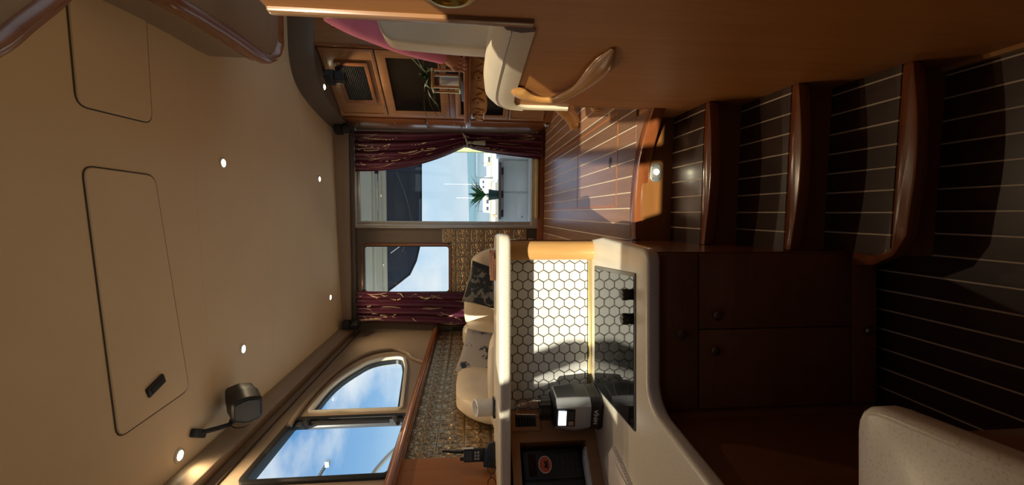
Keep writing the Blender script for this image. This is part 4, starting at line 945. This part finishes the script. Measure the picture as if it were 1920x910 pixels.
# ------------------------------------------------------------------ starboard cabinets
def stbd():
    A, B = Vector((1.33, 3.62)), Vector((0.915, 4.30)); d = (B-A).normalized(); Lc = (B-A).length
    nr = Vector((d.y, -d.x)); nr = nr if nr.dot(-A) > 0 else -nr
    F = Matrix(((d.x, -nr.x, 0, A.x), (d.y, -nr.y, 0, A.y), (0, 0, 1, 0), (0, 0, 0, 1)))     # x along the face, y inward
    e = thing('display_cabinet', (1.3, 4.2, 0.694), 'cherry wood display cabinet with grille, glass door and dark screen recess', 'cabinet')
    m = MB(); m.prism([tuple(A-nr*0.012), tuple(B-nr*0.012), (1.30, 4.30), (1.52, 3.69), (1.345, 3.69)], 0.694, 2.735); m.build('carcass', 'cherry', e)
    def panel(name, x0, x1, z0, z1, fr, mat='cherry'):
        q = MB(F); q.frame(rect(x0, x1, z0, z1), rect(x0+fr, x1-fr, z0+fr, z1-fr), -0.010, 0.012, 'y'); return q.build(name, mat, e, bevel=0.003)
    x0, x1 = 0.02, Lc-0.03
    p = panel('upper_panel', x0, x1, 2.285, 2.72, 0.03)
    q = MB(F); q.box(x0+0.02, x1-0.02, 0.0, 0.012, 2.30, 2.71); q.build('board', 'cherry', p)
    q = MB(F); q.frame(rect(0.15, 0.60, 2.355, 2.63), rect(0.185, 0.565, 2.385, 2.60), -0.018, 0.002, 'y'); g = q.build('grille_frame', 'cherryd', p, bevel=0.003)
    q = MB(F); q.box(0.18, 0.57, -0.004, -0.001, 2.38, 2.605); q.build('grille_dark', 'blackm', g)
    for k in range(14): q = MB(F); z = 2.390+k*0.0155; q.box(0.185, 0.565, -0.013, -0.003, z, z+0.006); q.build('slat', 'black', g)
    p = panel('glass_door', x0, x1, 1.70, 2.275, 0.075)
    q = MB(F); q.box(x0+0.07, x1-0.07, -0.002, 0.004, 1.77, 2.205); q.build('pane', 'tvglass', p)
    q = MB(F); q.box(x0, x1, -0.004, 0.012, 1.645, 1.695); q.build('rail', 'cherryd', e, bevel=0.002)
    p = panel('screen_frame', x0, x1, 1.135, 1.64, 0.05)
    q = MB(F); q.box(x0+0.045, x1-0.045, -0.002, 0.004, 1.18, 1.595); q.build('screen', 'tvglass', p)
    q = MB(F); q.box(x0+0.05, x1-0.05, -0.006, -0.002, 1.40, 1.405); q.build('shelf_edge', 'alu', p)
    p = panel('lower_door', x0, x1, 0.78, 1.125, 0.02)
    q = MB(F); q.box(x0+0.015, x1-0.015, -0.004, 0.012, 0.79, 1.115); q.build('board', 'cherry', p)
    q = MB(F); q.box(x0-0.02, Lc, -0.004, 0.012, 0.694, 0.772); q.build('plinth', 'cherryd', e)
    # slim cupboard between it and the aft wall
    C = Vector((0.885, 4.695)); d2 = (C-B).normalized(); L2 = (C-B).length; n2 = Vector((d2.y, -d2.x)); n2 = n2 if n2.dot(-B) > 0 else -n2
    F2 = Matrix(((d2.x, -n2.x, 0, B.x), (d2.y, -n2.y, 0, B.y), (0, 0, 1, 0), (0, 0, 0, 1)))
    s = thing('slim_cupboard', (0.95, 4.5, 0.694), 'slim cherry cupboard with two stacked doors next to the curtain', 'cupboard')
    m = MB(); m.prism([(B.x+0.012, B.y+0.003), (0.897, 4.694), (1.25, 4.694), (1.25, 4.303)], 0.694, 2.735); m.build('carcass', 'cherryd', s)
    for z0, z1, kz in ((0.74, 1.93, 1.66), (1.945, 2.71, 2.25)):
        m = MB(F2); m.box(0.02, L2-0.01, -0.006, 0.012, z0, z1); dd = m.build('door', 'cherryd', s, bevel=0.003)
        m = MB(F2); m.lathe([(0.004, -0.006), (0.004, -0.014), (0.009, -0.018), (0.006, -0.023), (0.0, -0.023)], (0.10, 0, kz), 10, 'y'); m.build('knob', 'chrome', dd, smooth=True)
    m = MB(); m.ell((0.90, 4.36, 0.724), 0.022, 0.022, 0.03); tag(m.build('door_stop', 'chrome', None, smooth=True), 'small round chrome door stop on the floor by the slim cupboard', 'door stop')
    # plain panelled wall forward of the cabinet, with a print on it
    m = MB(); m.box(1.33, 1.93, 3.62, 3.68, 0.694, 2.735); struct(m.build('wall_starboard_panel', 'cherry'))
    m = MB(); m.box(1.318, 1.345, 3.605, 3.635, 0.694, 2.735); struct(m.build('trim_8', 'cherryd', bevel=0.006))
    pf = thing('framed_print', (1.62, 3.61, 2.45), 'small pale print with dark mark on the cherry panel behind the person', 'picture')
    m = MB(); m.box(1.475, 1.80, 3.598, 3.620, 2.33, 2.60); m.build('mount', 'paper', pf, bevel=0.003)
    m = MB(); m.tube(spline([(1.52, 3.5965, 2.42), (1.56, 3.5965, 2.48), (1.61, 3.5965, 2.45), (1.66, 3.5965, 2.52)], 5), 0.006, 6); m.build('ink_mark', 'black', pf, smooth=True)
stbd()

# ------------------------------------------------------------------ dining table and what stands on it
TZ = 1.540
def table():
    e = thing('dining_table', (1.17, 2.95, 0.694), 'oval dark polished table with carved apron and claw feet', 'table')
    cx, cy, ax, ay = 1.17, 2.95, 0.58, 0.62
    def ellp(k): return [(cx+(ax+k)*math.cos(R(q)), cy+(ay+k)*math.sin(R(q))) for q in range(0, 360, 8)]
    n = len(ellp(0)); secs = [(-0.030, TZ-0.045), (-0.006, TZ-0.042), (0.0, TZ-0.034), (-0.004, TZ-0.028), (0.004, TZ-0.020), (0.004, TZ-0.008), (-0.004, TZ)]
    m = MB(); vs = []; fs = []
    for k, z in secs: vs += [(x, y, z) for x, y in ellp(k)]
    for i in range(len(secs)-1):
        for q in range(n): fs.append((i*n+q, i*n+(q+1) % n, (i+1)*n+(q+1) % n, (i+1)*n+q))
    fs += [tuple(range(n))[::-1], tuple(range((len(secs)-1)*n, len(secs)*n))]
    m.add(vs, fs); m.build('tabletop', 'mahogy', e, smooth=True)
    # apron with carved scrolls
    m = MB(); o_, i_ = ellp(-0.060), ellp(-0.085); N_ = len(o_)
    vs = []; fs = []
    for q in range(N_):
        lo = TZ-0.125-0.022*abs(math.sin(q*R(8)*5))
        vs += [(o_[q][0], o_[q][1], TZ-0.045), (o_[q][0], o_[q][1], lo), (i_[q][0], i_[q][1], lo), (i_[q][0], i_[q][1], TZ-0.045)]
    for q in range(N_):
        j = (q+1) % N_
        for k in range(4): fs.append((q*4+k, q*4+(k+1) % 4, j*4+(k+1) % 4, j*4+k))
    m.add(vs, fs); ap = m.build('apron', 'rail', e, smooth=True)
    def on(an, z, off=-0.055): return Vector((cx+(ax+off)*math.cos(an), cy+(ay+off)*math.sin(an), z))
    for s in range(18):
        a0 = R(20*s+4); m = MB(); pts = []
        for q in range(34):
            t = q/33; sp_ = 0.036*(1-0.82*t); ph = 4.2*math.pi*t
            pts.append(on(a0+sp_*math.cos(ph)/0.6, TZ-0.092+sp_*0.95*math.sin(ph)))
        m.tube(pts, [0.0085-0.004*abs(q/33-0.3) for q in range(34)], 6); m.build('scroll', 'rail', ap, smooth=True)
        m = MB(); m.tube([on(a0+R(7)+R(6)*t-R(1), TZ-0.075-0.045*math.sin(t*math.pi)) for t in [i/8 for i in range(9)]], [0.004+0.006*math.sin(math.pi*i/8) for i in range(9)], 6); m.build('leaf_carving', 'rail', ap, smooth=True)
    # turned pedestal with four clawed legs
    m = MB(); m.lathe([(0.10, 0.98), (0.13, 1.02), (0.09, 1.06), (0.07, 1.12), (0.11, 1.22), (0.12, 1.30), (0.07, 1.38), (0.06, 1.42), (0.16, 1.44), (0.20, TZ-0.045)], (1.10, 2.92, 0), 20); m.build('pedestal', 'rail', e, smooth=True)
    for fx, fy in ((0.665, 3.16), (0.665, 2.60), (1.50, 3.16), (1.50, 2.60)):
        c = Vector((1.10, 2.92)); f_ = Vector((fx, fy)); pts = []
        for t, z in ((0.12, 1.06), (0.35, 1.02), (0.60, 0.93), (0.82, 0.80), (0.94, 0.745), (1.0, 0.725)):
            v = c.lerp(f_, t); pts.append((v.x, v.y, z))
        m = MB(); m.tube(spline(pts, 4), [0.055-0.018*(i/20) for i in range(21)], 10, 1.15, 0.8); lg = m.build('leg', 'rail', e, smooth=True)
        m = MB(); m.ell((fx, fy, 0.722), 0.034, 0.034, 0.028); m.build('claw_ball', 'rail', lg, smooth=True)
        dv = (f_-c).normalized()
        for s in (-0.8, 0.0, 0.8):
            an = math.atan2(dv.y, dv.x)+s; m = MB(); m.tube(spline([(fx-dv.x*0.01, fy-dv.y*0.01, 0.762), (fx+0.03*math.cos(an), fy+0.03*math.sin(an), 0.748), (fx+0.038*math.cos(an), fy+0.038*math.sin(an), 0.71)], 4), [0.014]*6+[0.009, 0.007, 0.004], 6); m.build('toe', 'rail', lg, smooth=True)
    # things on the table
    m = MB(); m.prism(roundpoly([(0.77, 2.55), (1.03, 2.45), (1.08, 2.98), (0.76, 3.02)], 0.03, 4), TZ+0.0005, TZ+0.020); pb = m.build('black_folder', 'black', None, bevel=0.006); tag(pb, 'flat black case lying on the oval table under the lantern', 'case')
    L0 = (0.835, 2.80, TZ+0.0205)
    ln = thing('lantern', L0, 'small brass framed lantern with a white candle on the table', 'lantern')
    x, y, z = L0; h = 0.17; a_ = 0.052
    for sx in (-1, 1):
        for sy in (-1, 1):
            m = MB(); m.box(x+sx*a_-0.006, x+sx*a_+0.006, y+sy*a_-0.006, y+sy*a_+0.006, z+0.008, z+h); m.build('corner_bar', 'brass', ln)
    for z0 in (z, z+h):
        m = MB(); m.frame(rect(x-a_-0.009, x+a_+0.009, y-a_-0.009, y+a_+0.009), rect(x-a_+0.008, x+a_-0.008, y-a_+0.008, y+a_-0.008), z0, z0+0.013); m.build('rim', 'brass', ln, bevel=0.002)
    m = MB(); m.box(x-a_+0.002, x+a_-0.002, y-a_+0.002, y+a_-0.002, z+0.003, z+0.008); m.build('floor_plate', 'brass', ln)
    m = MB(); m.lathe([(0.026, z+0.0085), (0.026, z+0.125), (0.022, z+0.128), (0.0, z+0.126)], (x, y, 0), 18); m.build('candle', 'wax', ln, smooth=True)
    m = MB(); m.box(x-a_, x+a_, y-a_-0.001, y-a_+0.001, z+0.013, z+h); m.build('pane', 'glass', ln)
table()
def spiky_plant(c, h, n, spread, label, potr, poth, mat, seed, potm='pot', droop=0.5, width=0.014):
    rr = random.Random(seed); e = thing('potted_plant', c, label, 'plant')
    x, y, z = c
    m = MB(); m.lathe([(potr*0.78, z), (potr, z+poth*0.9), (potr*1.06, z+poth*0.9), (potr*1.06, z+poth), (potr*0.95, z+poth), (potr*0.9, z+poth*0.88), (0.0, z+poth*0.88)], (x, y, 0), 20); m.build('pot', potm, e, smooth=True)
    m = MB(); m.tube([(x, y, z+poth*0.8), (x+0.006, y, z+poth+h*0.30)], [0.012, 0.008], 8); m.build('stem', mat, e, smooth=True)
    for k in range(n):
        an = 2*math.pi*k/n*1.0+rr.uniform(-0.3, 0.3)+k*2.4; ln = spread*rr.uniform(0.75, 1.15); up = h*rr.uniform(0.35, 1.0); z0 = z+poth+h*rr.uniform(0.05, 0.30)
        m = MB(); L_ = []; 
        for q in range(9):
            t = q/8; rad = ln*t*(1-0.10*t); zz = z0+up*0.75*t-droop*ln*t*t; wd = width*math.sin(math.pi*(0.12+0.88*t))**0.8*(1-0.35*t) if q < 8 else 0.0006
            cx, cy = x+rad*math.cos(an), y+rad*math.sin(an); pv = Vector((-math.sin(an), math.cos(an), 0))*wd
            L_ += [(cx-pv.x, cy-pv.y, zz+0.15*wd), (cx, cy, zz-0.25*wd), (cx+pv.x, cy+pv.y, zz+0.15*wd)]
        m.add(L_, [(i*3+j, i*3+j+1, i*3+j+4, i*3+j+3) for i in range(8) for j in range(2)]); m.build('leaf', mat, e, smooth=True, solid=0.0012)
spiky_plant((0.97, 3.12, TZ+0.001), 0.42, 18, 0.30, 'arching long-leaved plant on the oval table before the glass door', 0.055, 0.13, 'leafd', 5, 'black', 0.55, 0.018)

# ------------------------------------------------------------------ high-backed seat and the person beside the table
def seat():
    e = thing('bench_seat', (0.95, 1.72, 0.694), 'cream high-backed seat behind the padded half wall', 'seat')
    F = Matrix.Translation((0, 1.78, 0)) @ Matrix.Rotation(R(0), 4, 'X')
    pts = roundpoly([(0.645, 1.15), (0.645, 1.51), (0.662, 1.83), (0.755, 1.868), (1.40, 1.87), (1.40, 1.15)], [0.02, 0.10, 0.06, 0.05, 0.08, 0.02], 6)
    m = MB(); m.prism(pts, 1.73, 1.83, 'y'); m.build('backrest', 'leather', e, bevel=0.022, seg=4)
    m = MB(); m.box(0.60, 1.42, 1.20, 1.75, 1.02, 1.20); m.build('seat_cushion', 'leather', e, bevel=0.04, seg=4)
    m = MB(); m.box(0.62, 1.40, 1.15, 1.80, 0.694, 1.03); m.build('base', 'panel', e)
seat()
def person():
    e = thing('person', (1.065, 2.06, 0.694), 'person in a pink knit top leaning one hand on the table', 'person')
    def skin(name, verts, edges, mat, root=0, sub=2):
        me = bpy.data.meshes.new(name); me.from_pydata([v[:3] for v in verts], edges, []); o = link(name, me, e)
        sm = o.modifiers.new('skin', 'SKIN'); sm.use_smooth_shade = True
        for i, v in enumerate(verts):
            r_ = v[3]; me.skin_vertices[0].data[i].radius = r_ if isinstance(r_, tuple) else (r_, r_)
            me.skin_vertices[0].data[i].use_root = (i == root)
        ss = o.modifiers.new('sub', 'SUBSURF'); ss.levels = sub; ss.render_levels = sub
        dg = bpy.context.evaluated_depsgraph_get(); dg.update(); m2 = bpy.data.meshes.new_from_object(o.evaluated_get(dg))
        o.modifiers.clear(); o.data = m2; m2.materials.clear(); m2.materials.append(M[mat]); m2.polygons.foreach_set('use_smooth', [True]*len(m2.polygons)); return o
    Z = 0.694
    # hand target: port edge of the table
    H = Vector((0.812, 2.385, TZ+0.036))
    sh = Vector((0.895, 2.06, 2.105)); el = Vector((0.815, 2.14, 1.84)); wr = Vector((0.800, 2.30, TZ+0.078))
    V = [(1.085, 2.06, Z+0.93, (0.16, 0.12)), (1.080, 2.07, Z+1.15, (0.145, 0.10)), (1.070, 2.09, Z+1.36, (0.165, 0.10)), (1.070, 2.10, Z+1.47, (0.07, 0.065)), (1.070, 2.13, Z+1.55, (0.052, 0.055)),
         (1.070, 2.14, Z+1.63, (0.075, 0.085)), (1.070, 2.145, Z+1.73, (0.078, 0.092)), (1.070, 2.135, Z+1.79, (0.05, 0.06)),
         (0.995, 2.05, Z+0.86, 0.090), (0.975, 2.05, Z+0.48, 0.060), (0.975, 2.04, Z+0.10, 0.042), (0.965, 2.13, Z+0.035, 0.036),
         (1.175, 2.05, Z+0.86, 0.090), (1.195, 2.05, Z+0.48, 0.060), (1.195, 2.04, Z+0.10, 0.042), (1.205, 2.13, Z+0.035, 0.036),
         (*sh, 0.058), (*el, 0.042), (*wr, (0.027, 0.024)),
         (1.220, 2.06, Z+1.385, 0.058), (1.305, 2.10, Z+1.12, 0.042), (1.295, 2.22, Z+0.90, 0.027), (1.285, 2.30, Z+0.85, 0.030)]
    E_ = [(0, 1), (1, 2), (2, 3), (3, 4), (4, 5), (5, 6), (6, 7), (0, 8), (8, 9), (9, 10), (10, 11), (0, 12), (12, 13), (13, 14), (14, 15), (2, 16), (16, 17), (17, 18), (2, 19), (19, 20), (20, 21), (21, 22)]
    # visible hand: palm plus five curled fingers closing on the table edge
    pd = (H-wr).normalized(); base_i = len(V)
    palm = wr.lerp(H, 0.55); knk = H
    V += [(*palm, (0.036, 0.020)), (*knk, (0.038, 0.018))]; E_ += [(18, base_i), (base_i, base_i+1)]
    side = Vector((0.92, 0.22, -0.25)).normalized(); dn = Vector((-0.15, 0.45, -0.86)).normalized()
    for k, (off, ln) in enumerate(((-0.033, 0.074), (-0.011, 0.082), (0.012, 0.076), (0.033, 0.060))):
        b = knk+side*off; i = len(V)
        p1 = b+(pd*0.75+dn*0.25).normalized()*ln*0.42; p2 = p1+(pd*0.25+dn*0.8).normalized()*ln*0.33; p3 = p2+(dn-pd*0.45).normalized()*ln*0.27
        V += [(*(b+pd*0.004), 0.0098), (*p1, 0.0094), (*p2, 0.0086), (*p3, 0.0068)]; E_ += [(base_i+1, i), (i, i+1), (i+1, i+2), (i+2, i+3)]
    i = len(V); tb = palm-side*0.030
    V += [(*tb, 0.012), (*(tb-side*0.014+pd*0.030+dn*0.008), 0.0105), (*(tb-side*0.008+pd*0.056+dn*0.018), 0.0085)]; E_ += [(base_i, i), (i, i+1), (i+1, i+2)]
    body = skin('body', V, E_, 'skin')
    # clothing follows the body
    T = [(1.085, 2.06, Z+0.86, (0.180, 0.135)), (1.083, 2.06, Z+1.00, (0.170, 0.128)), (1.080, 2.07, Z+1.17, (0.158, 0.115)), (1.070, 2.09, Z+1.36, (0.180, 0.115)), (1.070, 2.10, Z+1.455, (0.085, 0.075)),
         (*sh, 0.074), (*sh.lerp(el, 0.5), 0.062), (*el, 0.056), (*el.lerp(wr, 0.5), 0.048), (*el.lerp(wr, 0.84), 0.038), (*el.lerp(wr, 0.95), 0.039),
         (1.220, 2.06, Z+1.385, 0.074), (1.305, 2.10, Z+1.12, 0.056), (1.297, 2.21, Z+0.92, 0.038)]
    sw = skin('pink_top', T, [(0, 1), (1, 2), (2, 3), (3, 4), (3, 5), (5, 6), (6, 7), (7, 8), (8, 9), (9, 10), (3, 11), (11, 12), (12, 13)], 'pink')
    tr = skin('trousers', [(1.085, 2.06, Z+0.93, (0.170, 0.130)), (0.995, 2.05, Z+0.82, 0.105), (0.975, 2.05, Z+0.48, 0.078), (0.975, 2.04, Z+0.10, 0.066), (1.175, 2.05, Z+0.82, 0.105), (1.195, 2.05, Z+0.48, 0.078), (1.195, 2.04, Z+0.10, 0.066)],
              [(0, 1), (1, 2), (2, 3), (0, 4), (4, 5), (5, 6)], 'denim')
    for fx in (0.970, 1.200):
        m = MB(); m.ell((fx, 2.10, Z+0.038), 0.045, 0.125, 0.037); m.build('shoe', 'boots', e, smooth=True)
    m = MB(); hd = (1.070, 2.125, Z+1.72)
    m.grid(lambda u, v: (hd[0]+0.098*math.sin(math.pi*v*0.62+0.02)*math.cos(2*math.pi*u), hd[1]-0.012+0.112*math.sin(math.pi*v*0.62+0.02)*math.sin(2*math.pi*u)-0.02*v, hd[2]+0.02+0.115*math.cos(math.pi*v*0.62)-(0.12*v if math.sin(2*math.pi*u) < 0.2 else 0.0)*v), 22, 10)
    m.build('hair', 'hair', e, smooth=True, solid=0.008)
    for s in (-1, 1):
        m = MB(); m.ell((hd[0]+s*0.032, hd[1]+0.086, hd[2]-0.010), 0.012, 0.008, 0.008); m.build('eye', 'white', e, smooth=True)
        m = MB(); m.ell((hd[0]+s*0.083, hd[1]+0.0, hd[2]-0.02), 0.010, 0.018, 0.030); m.build('ear', 'skin', e, smooth=True)
    m = MB(); m.tube([(hd[0], hd[1]+0.092, hd[2]+0.005), (hd[0], hd[1]+0.112, hd[2]-0.035), (hd[0], hd[1]+0.095, hd[2]-0.043)], [0.008, 0.014, 0.010], 8); m.build('nose', 'skin', e, smooth=True)
    m = MB(); m.ell((hd[0], hd[1]+0.088, hd[2]-0.068), 0.024, 0.008, 0.008); m.build('mouth', 'red', e, smooth=True)
person()

# ------------------------------------------------------------------ aft deck and marina outside
def outside():
    m = MB(); m.box(-2.0, 2.4, 4.8, 6.95, 0.40, 0.60); struct(m.build('floor_aft_deck', 'white'))
    m = MB(); m.box(-1.5, 1.7, 4.80, 6.72, 2.83, 2.93); hd = m.build('hardtop', 'cream', None, bevel=0.01); tag(hd, 'cream hardtop roof over the aft deck outside the door', 'hardtop')
    m = MB(); m.box(-1.5, 1.7, 6.60, 6.72, 2.775, 2.83); m.build('edge_beam', 'cream', hd, bevel=0.008)
    m = MB(); m.box(-1.5, 1.7, 5.95, 6.12, 2.80, 2.832); m.build('ceiling_rib', 'cream', hd, bevel=0.004)
    gl = thing('grab_bar', (0.2, 6.0, 2.77), 'chrome grab bar under the aft deck roof', 'bar')
    m = MB(); m.tube([(-0.45, 6.03, 2.765), (0.62, 6.03, 2.765)], 0.012, 8); m.build('tube', 'chrome', gl, smooth=True)
    for x in (-0.42, 0.58): m = MB(); m.box(x-0.05, x+0.05, 6.01, 6.05, 2.752, 2.80); m.build('bracket', 'blackm', gl, bevel=0.004)
    # rolled navy canvas curtain under the roof edge
    cv = thing('canvas_enclosure', (0.5, 6.74, 2.2), 'navy canvas enclosure panel hanging under the aft deck roof', 'canvas')
    low = [(-0.25, 2.262), (-0.50, 2.285), (-0.75, 2.345), (-0.96, 2.445), (-1.10, 2.62), (-1.24, 2.80)]; pts = [(1.68, 2.80), (1.68, 2.25)]+low
    m = MB(); m.prism(pts, 6.735, 6.755, 'y'); m.build('panel', 'navy', cv)
    m = MB(); m.tube([(1.68, 6.738, 2.25)]+[(x, 6.738, z) for x, z in low], 0.014, 8); m.build('hem', 'black', cv, smooth=True)
    m = MB(); m.box(-0.1, 0.62, 6.728, 6.736, 2.34, 2.66); m.build('clear_insert', 'boatglass', cv)
    m = MB(); m.tube(spline([(0.62, 6.70, 2.62), (0.30, 6.70, 2.50), (0.02, 6.70, 2.43), (-0.25, 6.70, 2.42), (-0.60, 6.70, 2.55)], 6), 0.004, 6); m.build('cord', 'alu', cv, smooth=True)
    m = MB(); m.tube([(-0.62, 6.69, 2.72), (-0.30, 6.69, 2.30)], 0.010, 8); m.build('stay', 'chrome', cv, smooth=True)
    # transom bulwark, seat lockers and cap rail
    bw = thing('bulwark', (0.4, 6.8, 0.6), 'white moulded transom bulwark at the end of the aft deck', 'bulwark')
    m = MB(); m.box(-2.0, 2.4, 6.78, 6.95, 0.30, 1.06); m.build('wall', 'white', bw, bevel=0.02)
    m = MB(); m.box(-0.35, 0.32, 6.755, 6.782, 0.60, 0.985); m.build('locker_panel', 'white', bw, bevel=0.01)
    m = MB(); m.box(0.355, 0.83, 6.755, 6.782, 0.60, 0.985); m.build('locker_panel', 'white', bw, bevel=0.01)
    m = MB(); m.box(0.85, 1.20, 6.50, 6.79, 0.60, 1.10); sp_ = m.build('seat_pod', 'white', bw, bevel=0.02)
    m = MB(); m.lathe([(0.018, 6.50), (0.018, 6.49), (0.010, 6.485)], (0.93, 0, 0.80), 14, 'y'); m.build('knob', 'chrome', sp_, smooth=True)
    m = MB(); m.lathe([(0.010, 6.755), (0.010, 6.748), (0.004, 6.746)], (-0.05, 0, 0.68), 10, 'y'); m.build('snap', 'nickel', bw, smooth=True)
    cr_ = thing('cap_rail', (0.35, 6.75, 1.03), 'dark brown cap rail shelf on brackets along the bulwark', 'rail')
    m = MB(); m.box(-0.09, 0.79, 6.60, 6.778, 1.025, 1.065); m.build('board', 'caprail', cr_, bevel=0.006)
    for x in (0.00, 0.30, 0.66): m = MB(); m.box(x-0.055, x+0.055, 6.68, 6.775, 0.985, 1.026); m.build('bracket', 'blackm', cr_, bevel=0.008)
    spiky_plant((0.29, 6.70, 1.066), 0.46, 30, 0.30, 'spiky green plant in a dark pot on the aft deck rail', 0.085, 0.15, 'leaf', 9, 'pot', 0.30, 0.022)
    m = MB(); m.box(-400, 400, 7.2, 420, -1.25, -1.15); struct(m.build('water', 'water'))
    # hazy far shore
    m = MB(); rr = random.Random(4); pts = [(-420, -1.2)]
    for k in range(43): pts.append((-420+20*k, 3.6+1.2*math.sin(k*0.55)+rr.uniform(-0.3, 0.3)))
    pts.append((420, -1.2)); m.prism(pts, 330, 345, 'y'); struct(m.build('far_shore', 'hill'))
    # floating dock with planks and pilings
    dk = thing('dock', (0, 19, -0.2), 'weathered timber dock across the marina behind the boat', 'dock')
    m = MB(); m.box(-9, 9, 18.2, 20.2, 0.20, 0.34); m.build('deck', 'dock', dk)
    m = MB(); m.box(-9, 9, 18.05, 18.2, 0.05, 0.36); m.build('fascia', 'dock', dk)
    for k in range(10):
        m = MB(); x = -1.6+0.75*k; m.tube([(x, 18.6, -1.2), (x, 18.6, 0.55+0.25*(k % 2))], 0.07, 8); m.build('post', 'dock', dk, smooth=True)
    m = MB(); m.tube([(-9, 18.6, 0.62), (9, 18.6, 0.62)], 0.035, 8); m.build('rail', 'dock', dk, smooth=True)
    m = MB(); m.box(1.50, 1.72, 10.6, 10.8, -1.16, 2.05); tag(m.build('timber_piling', 'lime', None, bevel=0.02), 'pale green lichen-covered timber by the marina edge', 'piling')
    def boat(x, y, s, hgt, label, cabin=True, mast=0.0, mat='white'):
        b = thing('moored_boat', (x, y, -1.2), label, 'boat', 'white boats moored in the marina')
        m = MB(Matrix.Translation((x, y, 0)))
        m.prism([(-2.6*s, -1.15), (2.4*s, -1.15), (3.1*s, -1.15+hgt*0.55), (-2.8*s, -1.15+hgt*0.45)], -1.0, 1.0, 'y'); m.build('hull', mat, b, bevel=0.05)
        if cabin:
            m = MB(Matrix.Translation((x, y, 0))); z = -1.15+hgt*0.5; m.prism([(-1.7*s, z-0.05), (1.3*s, z-0.05), (0.7*s, z+hgt*0.42), (-1.6*s, z+hgt*0.42)], -0.8, 0.8, 'y'); cb = m.build('cabin', mat, b, bevel=0.04)
            for k in range(3):
                m = MB(Matrix.Translation((x, y, 0))); a = -1.4*s+0.75*s*k; m.box(a, a+0.42*s, -0.815, -0.79, z+hgt*0.19, z+hgt*0.29); m.build('window', 'boatglass', cb)
            m = MB(Matrix.Translation((x, y, 0))); m.tube([(-1.5*s, -0.7, z+hgt*0.42), (-1.5*s, -0.7, z+hgt*0.72), (0.3*s, -0.7, z+hgt*0.72), (0.3*s, -0.7, z+hgt*0.42)], 0.03, 6); m.build('rail', 'chrome', b)
        if mast:
            m = MB(Matrix.Translation((x, y, 0))); m.tube([(0, 0, 0.3), (0, 0, mast)], 0.022, 6); m.build('mast', 'white', b)
    boat(2.1, 16.2, 0.55, 2.0, 'white motorboat moored close by the pale green piling', True, 0)
    boat(4.6, 30, 0.8, 1.85, 'white cabin cruiser moored beyond the dock behind the curtain edge', True, 3.0)
    boat(1.2, 34, 0.7, 1.8, 'white cabin cruiser moored beyond the dock behind the plant', True, 2.6)
    boat(-1.6, 37, 0.7, 1.7, 'white cabin cruiser moored beyond the dock at the door jamb', True, 2.4)
    boat(3.0, 45, 0.7, 1.8, 'distant white boat with a thin mast near the far shore', True, 4.2)
    # stainless rail and a light pole outside the port window
    m = MB(); m.tube(spline([(-1.75, 2.2, 2.22), (-1.75, 2.736, 2.162), (-1.75, 2.94, 2.119), (-1.75, 3.139, 2.042), (-1.75, 3.35, 1.90), (-1.75, 3.5, 1.6), (-1.75, 3.52, 1.2)], 6), 0.016, 8); tag(m.build('side_rail', 'white', None, smooth=True), 'white tubular rail outside the port sliding window', 'rail')
    lp = thing('lamp_post', (-10.3, 14.5, -1.2), 'dark dock lamp post seen through the port sliding window', 'lamp post')
    m = MB(); m.tube([(-10.3, 14.5, -1.2), (-10.3, 14.5, 7.45), (-9.6, 14.5, 7.0), (-8.6, 14.5, 6.40)], 0.05, 8); m.build('pole', 'blackm', lp, smooth=True)
    m = MB(); m.box(-8.62, -8.42, 14.4, 14.6, 6.26, 6.40); m.build('lamp_head', 'white', lp, bevel=0.02)
outside()
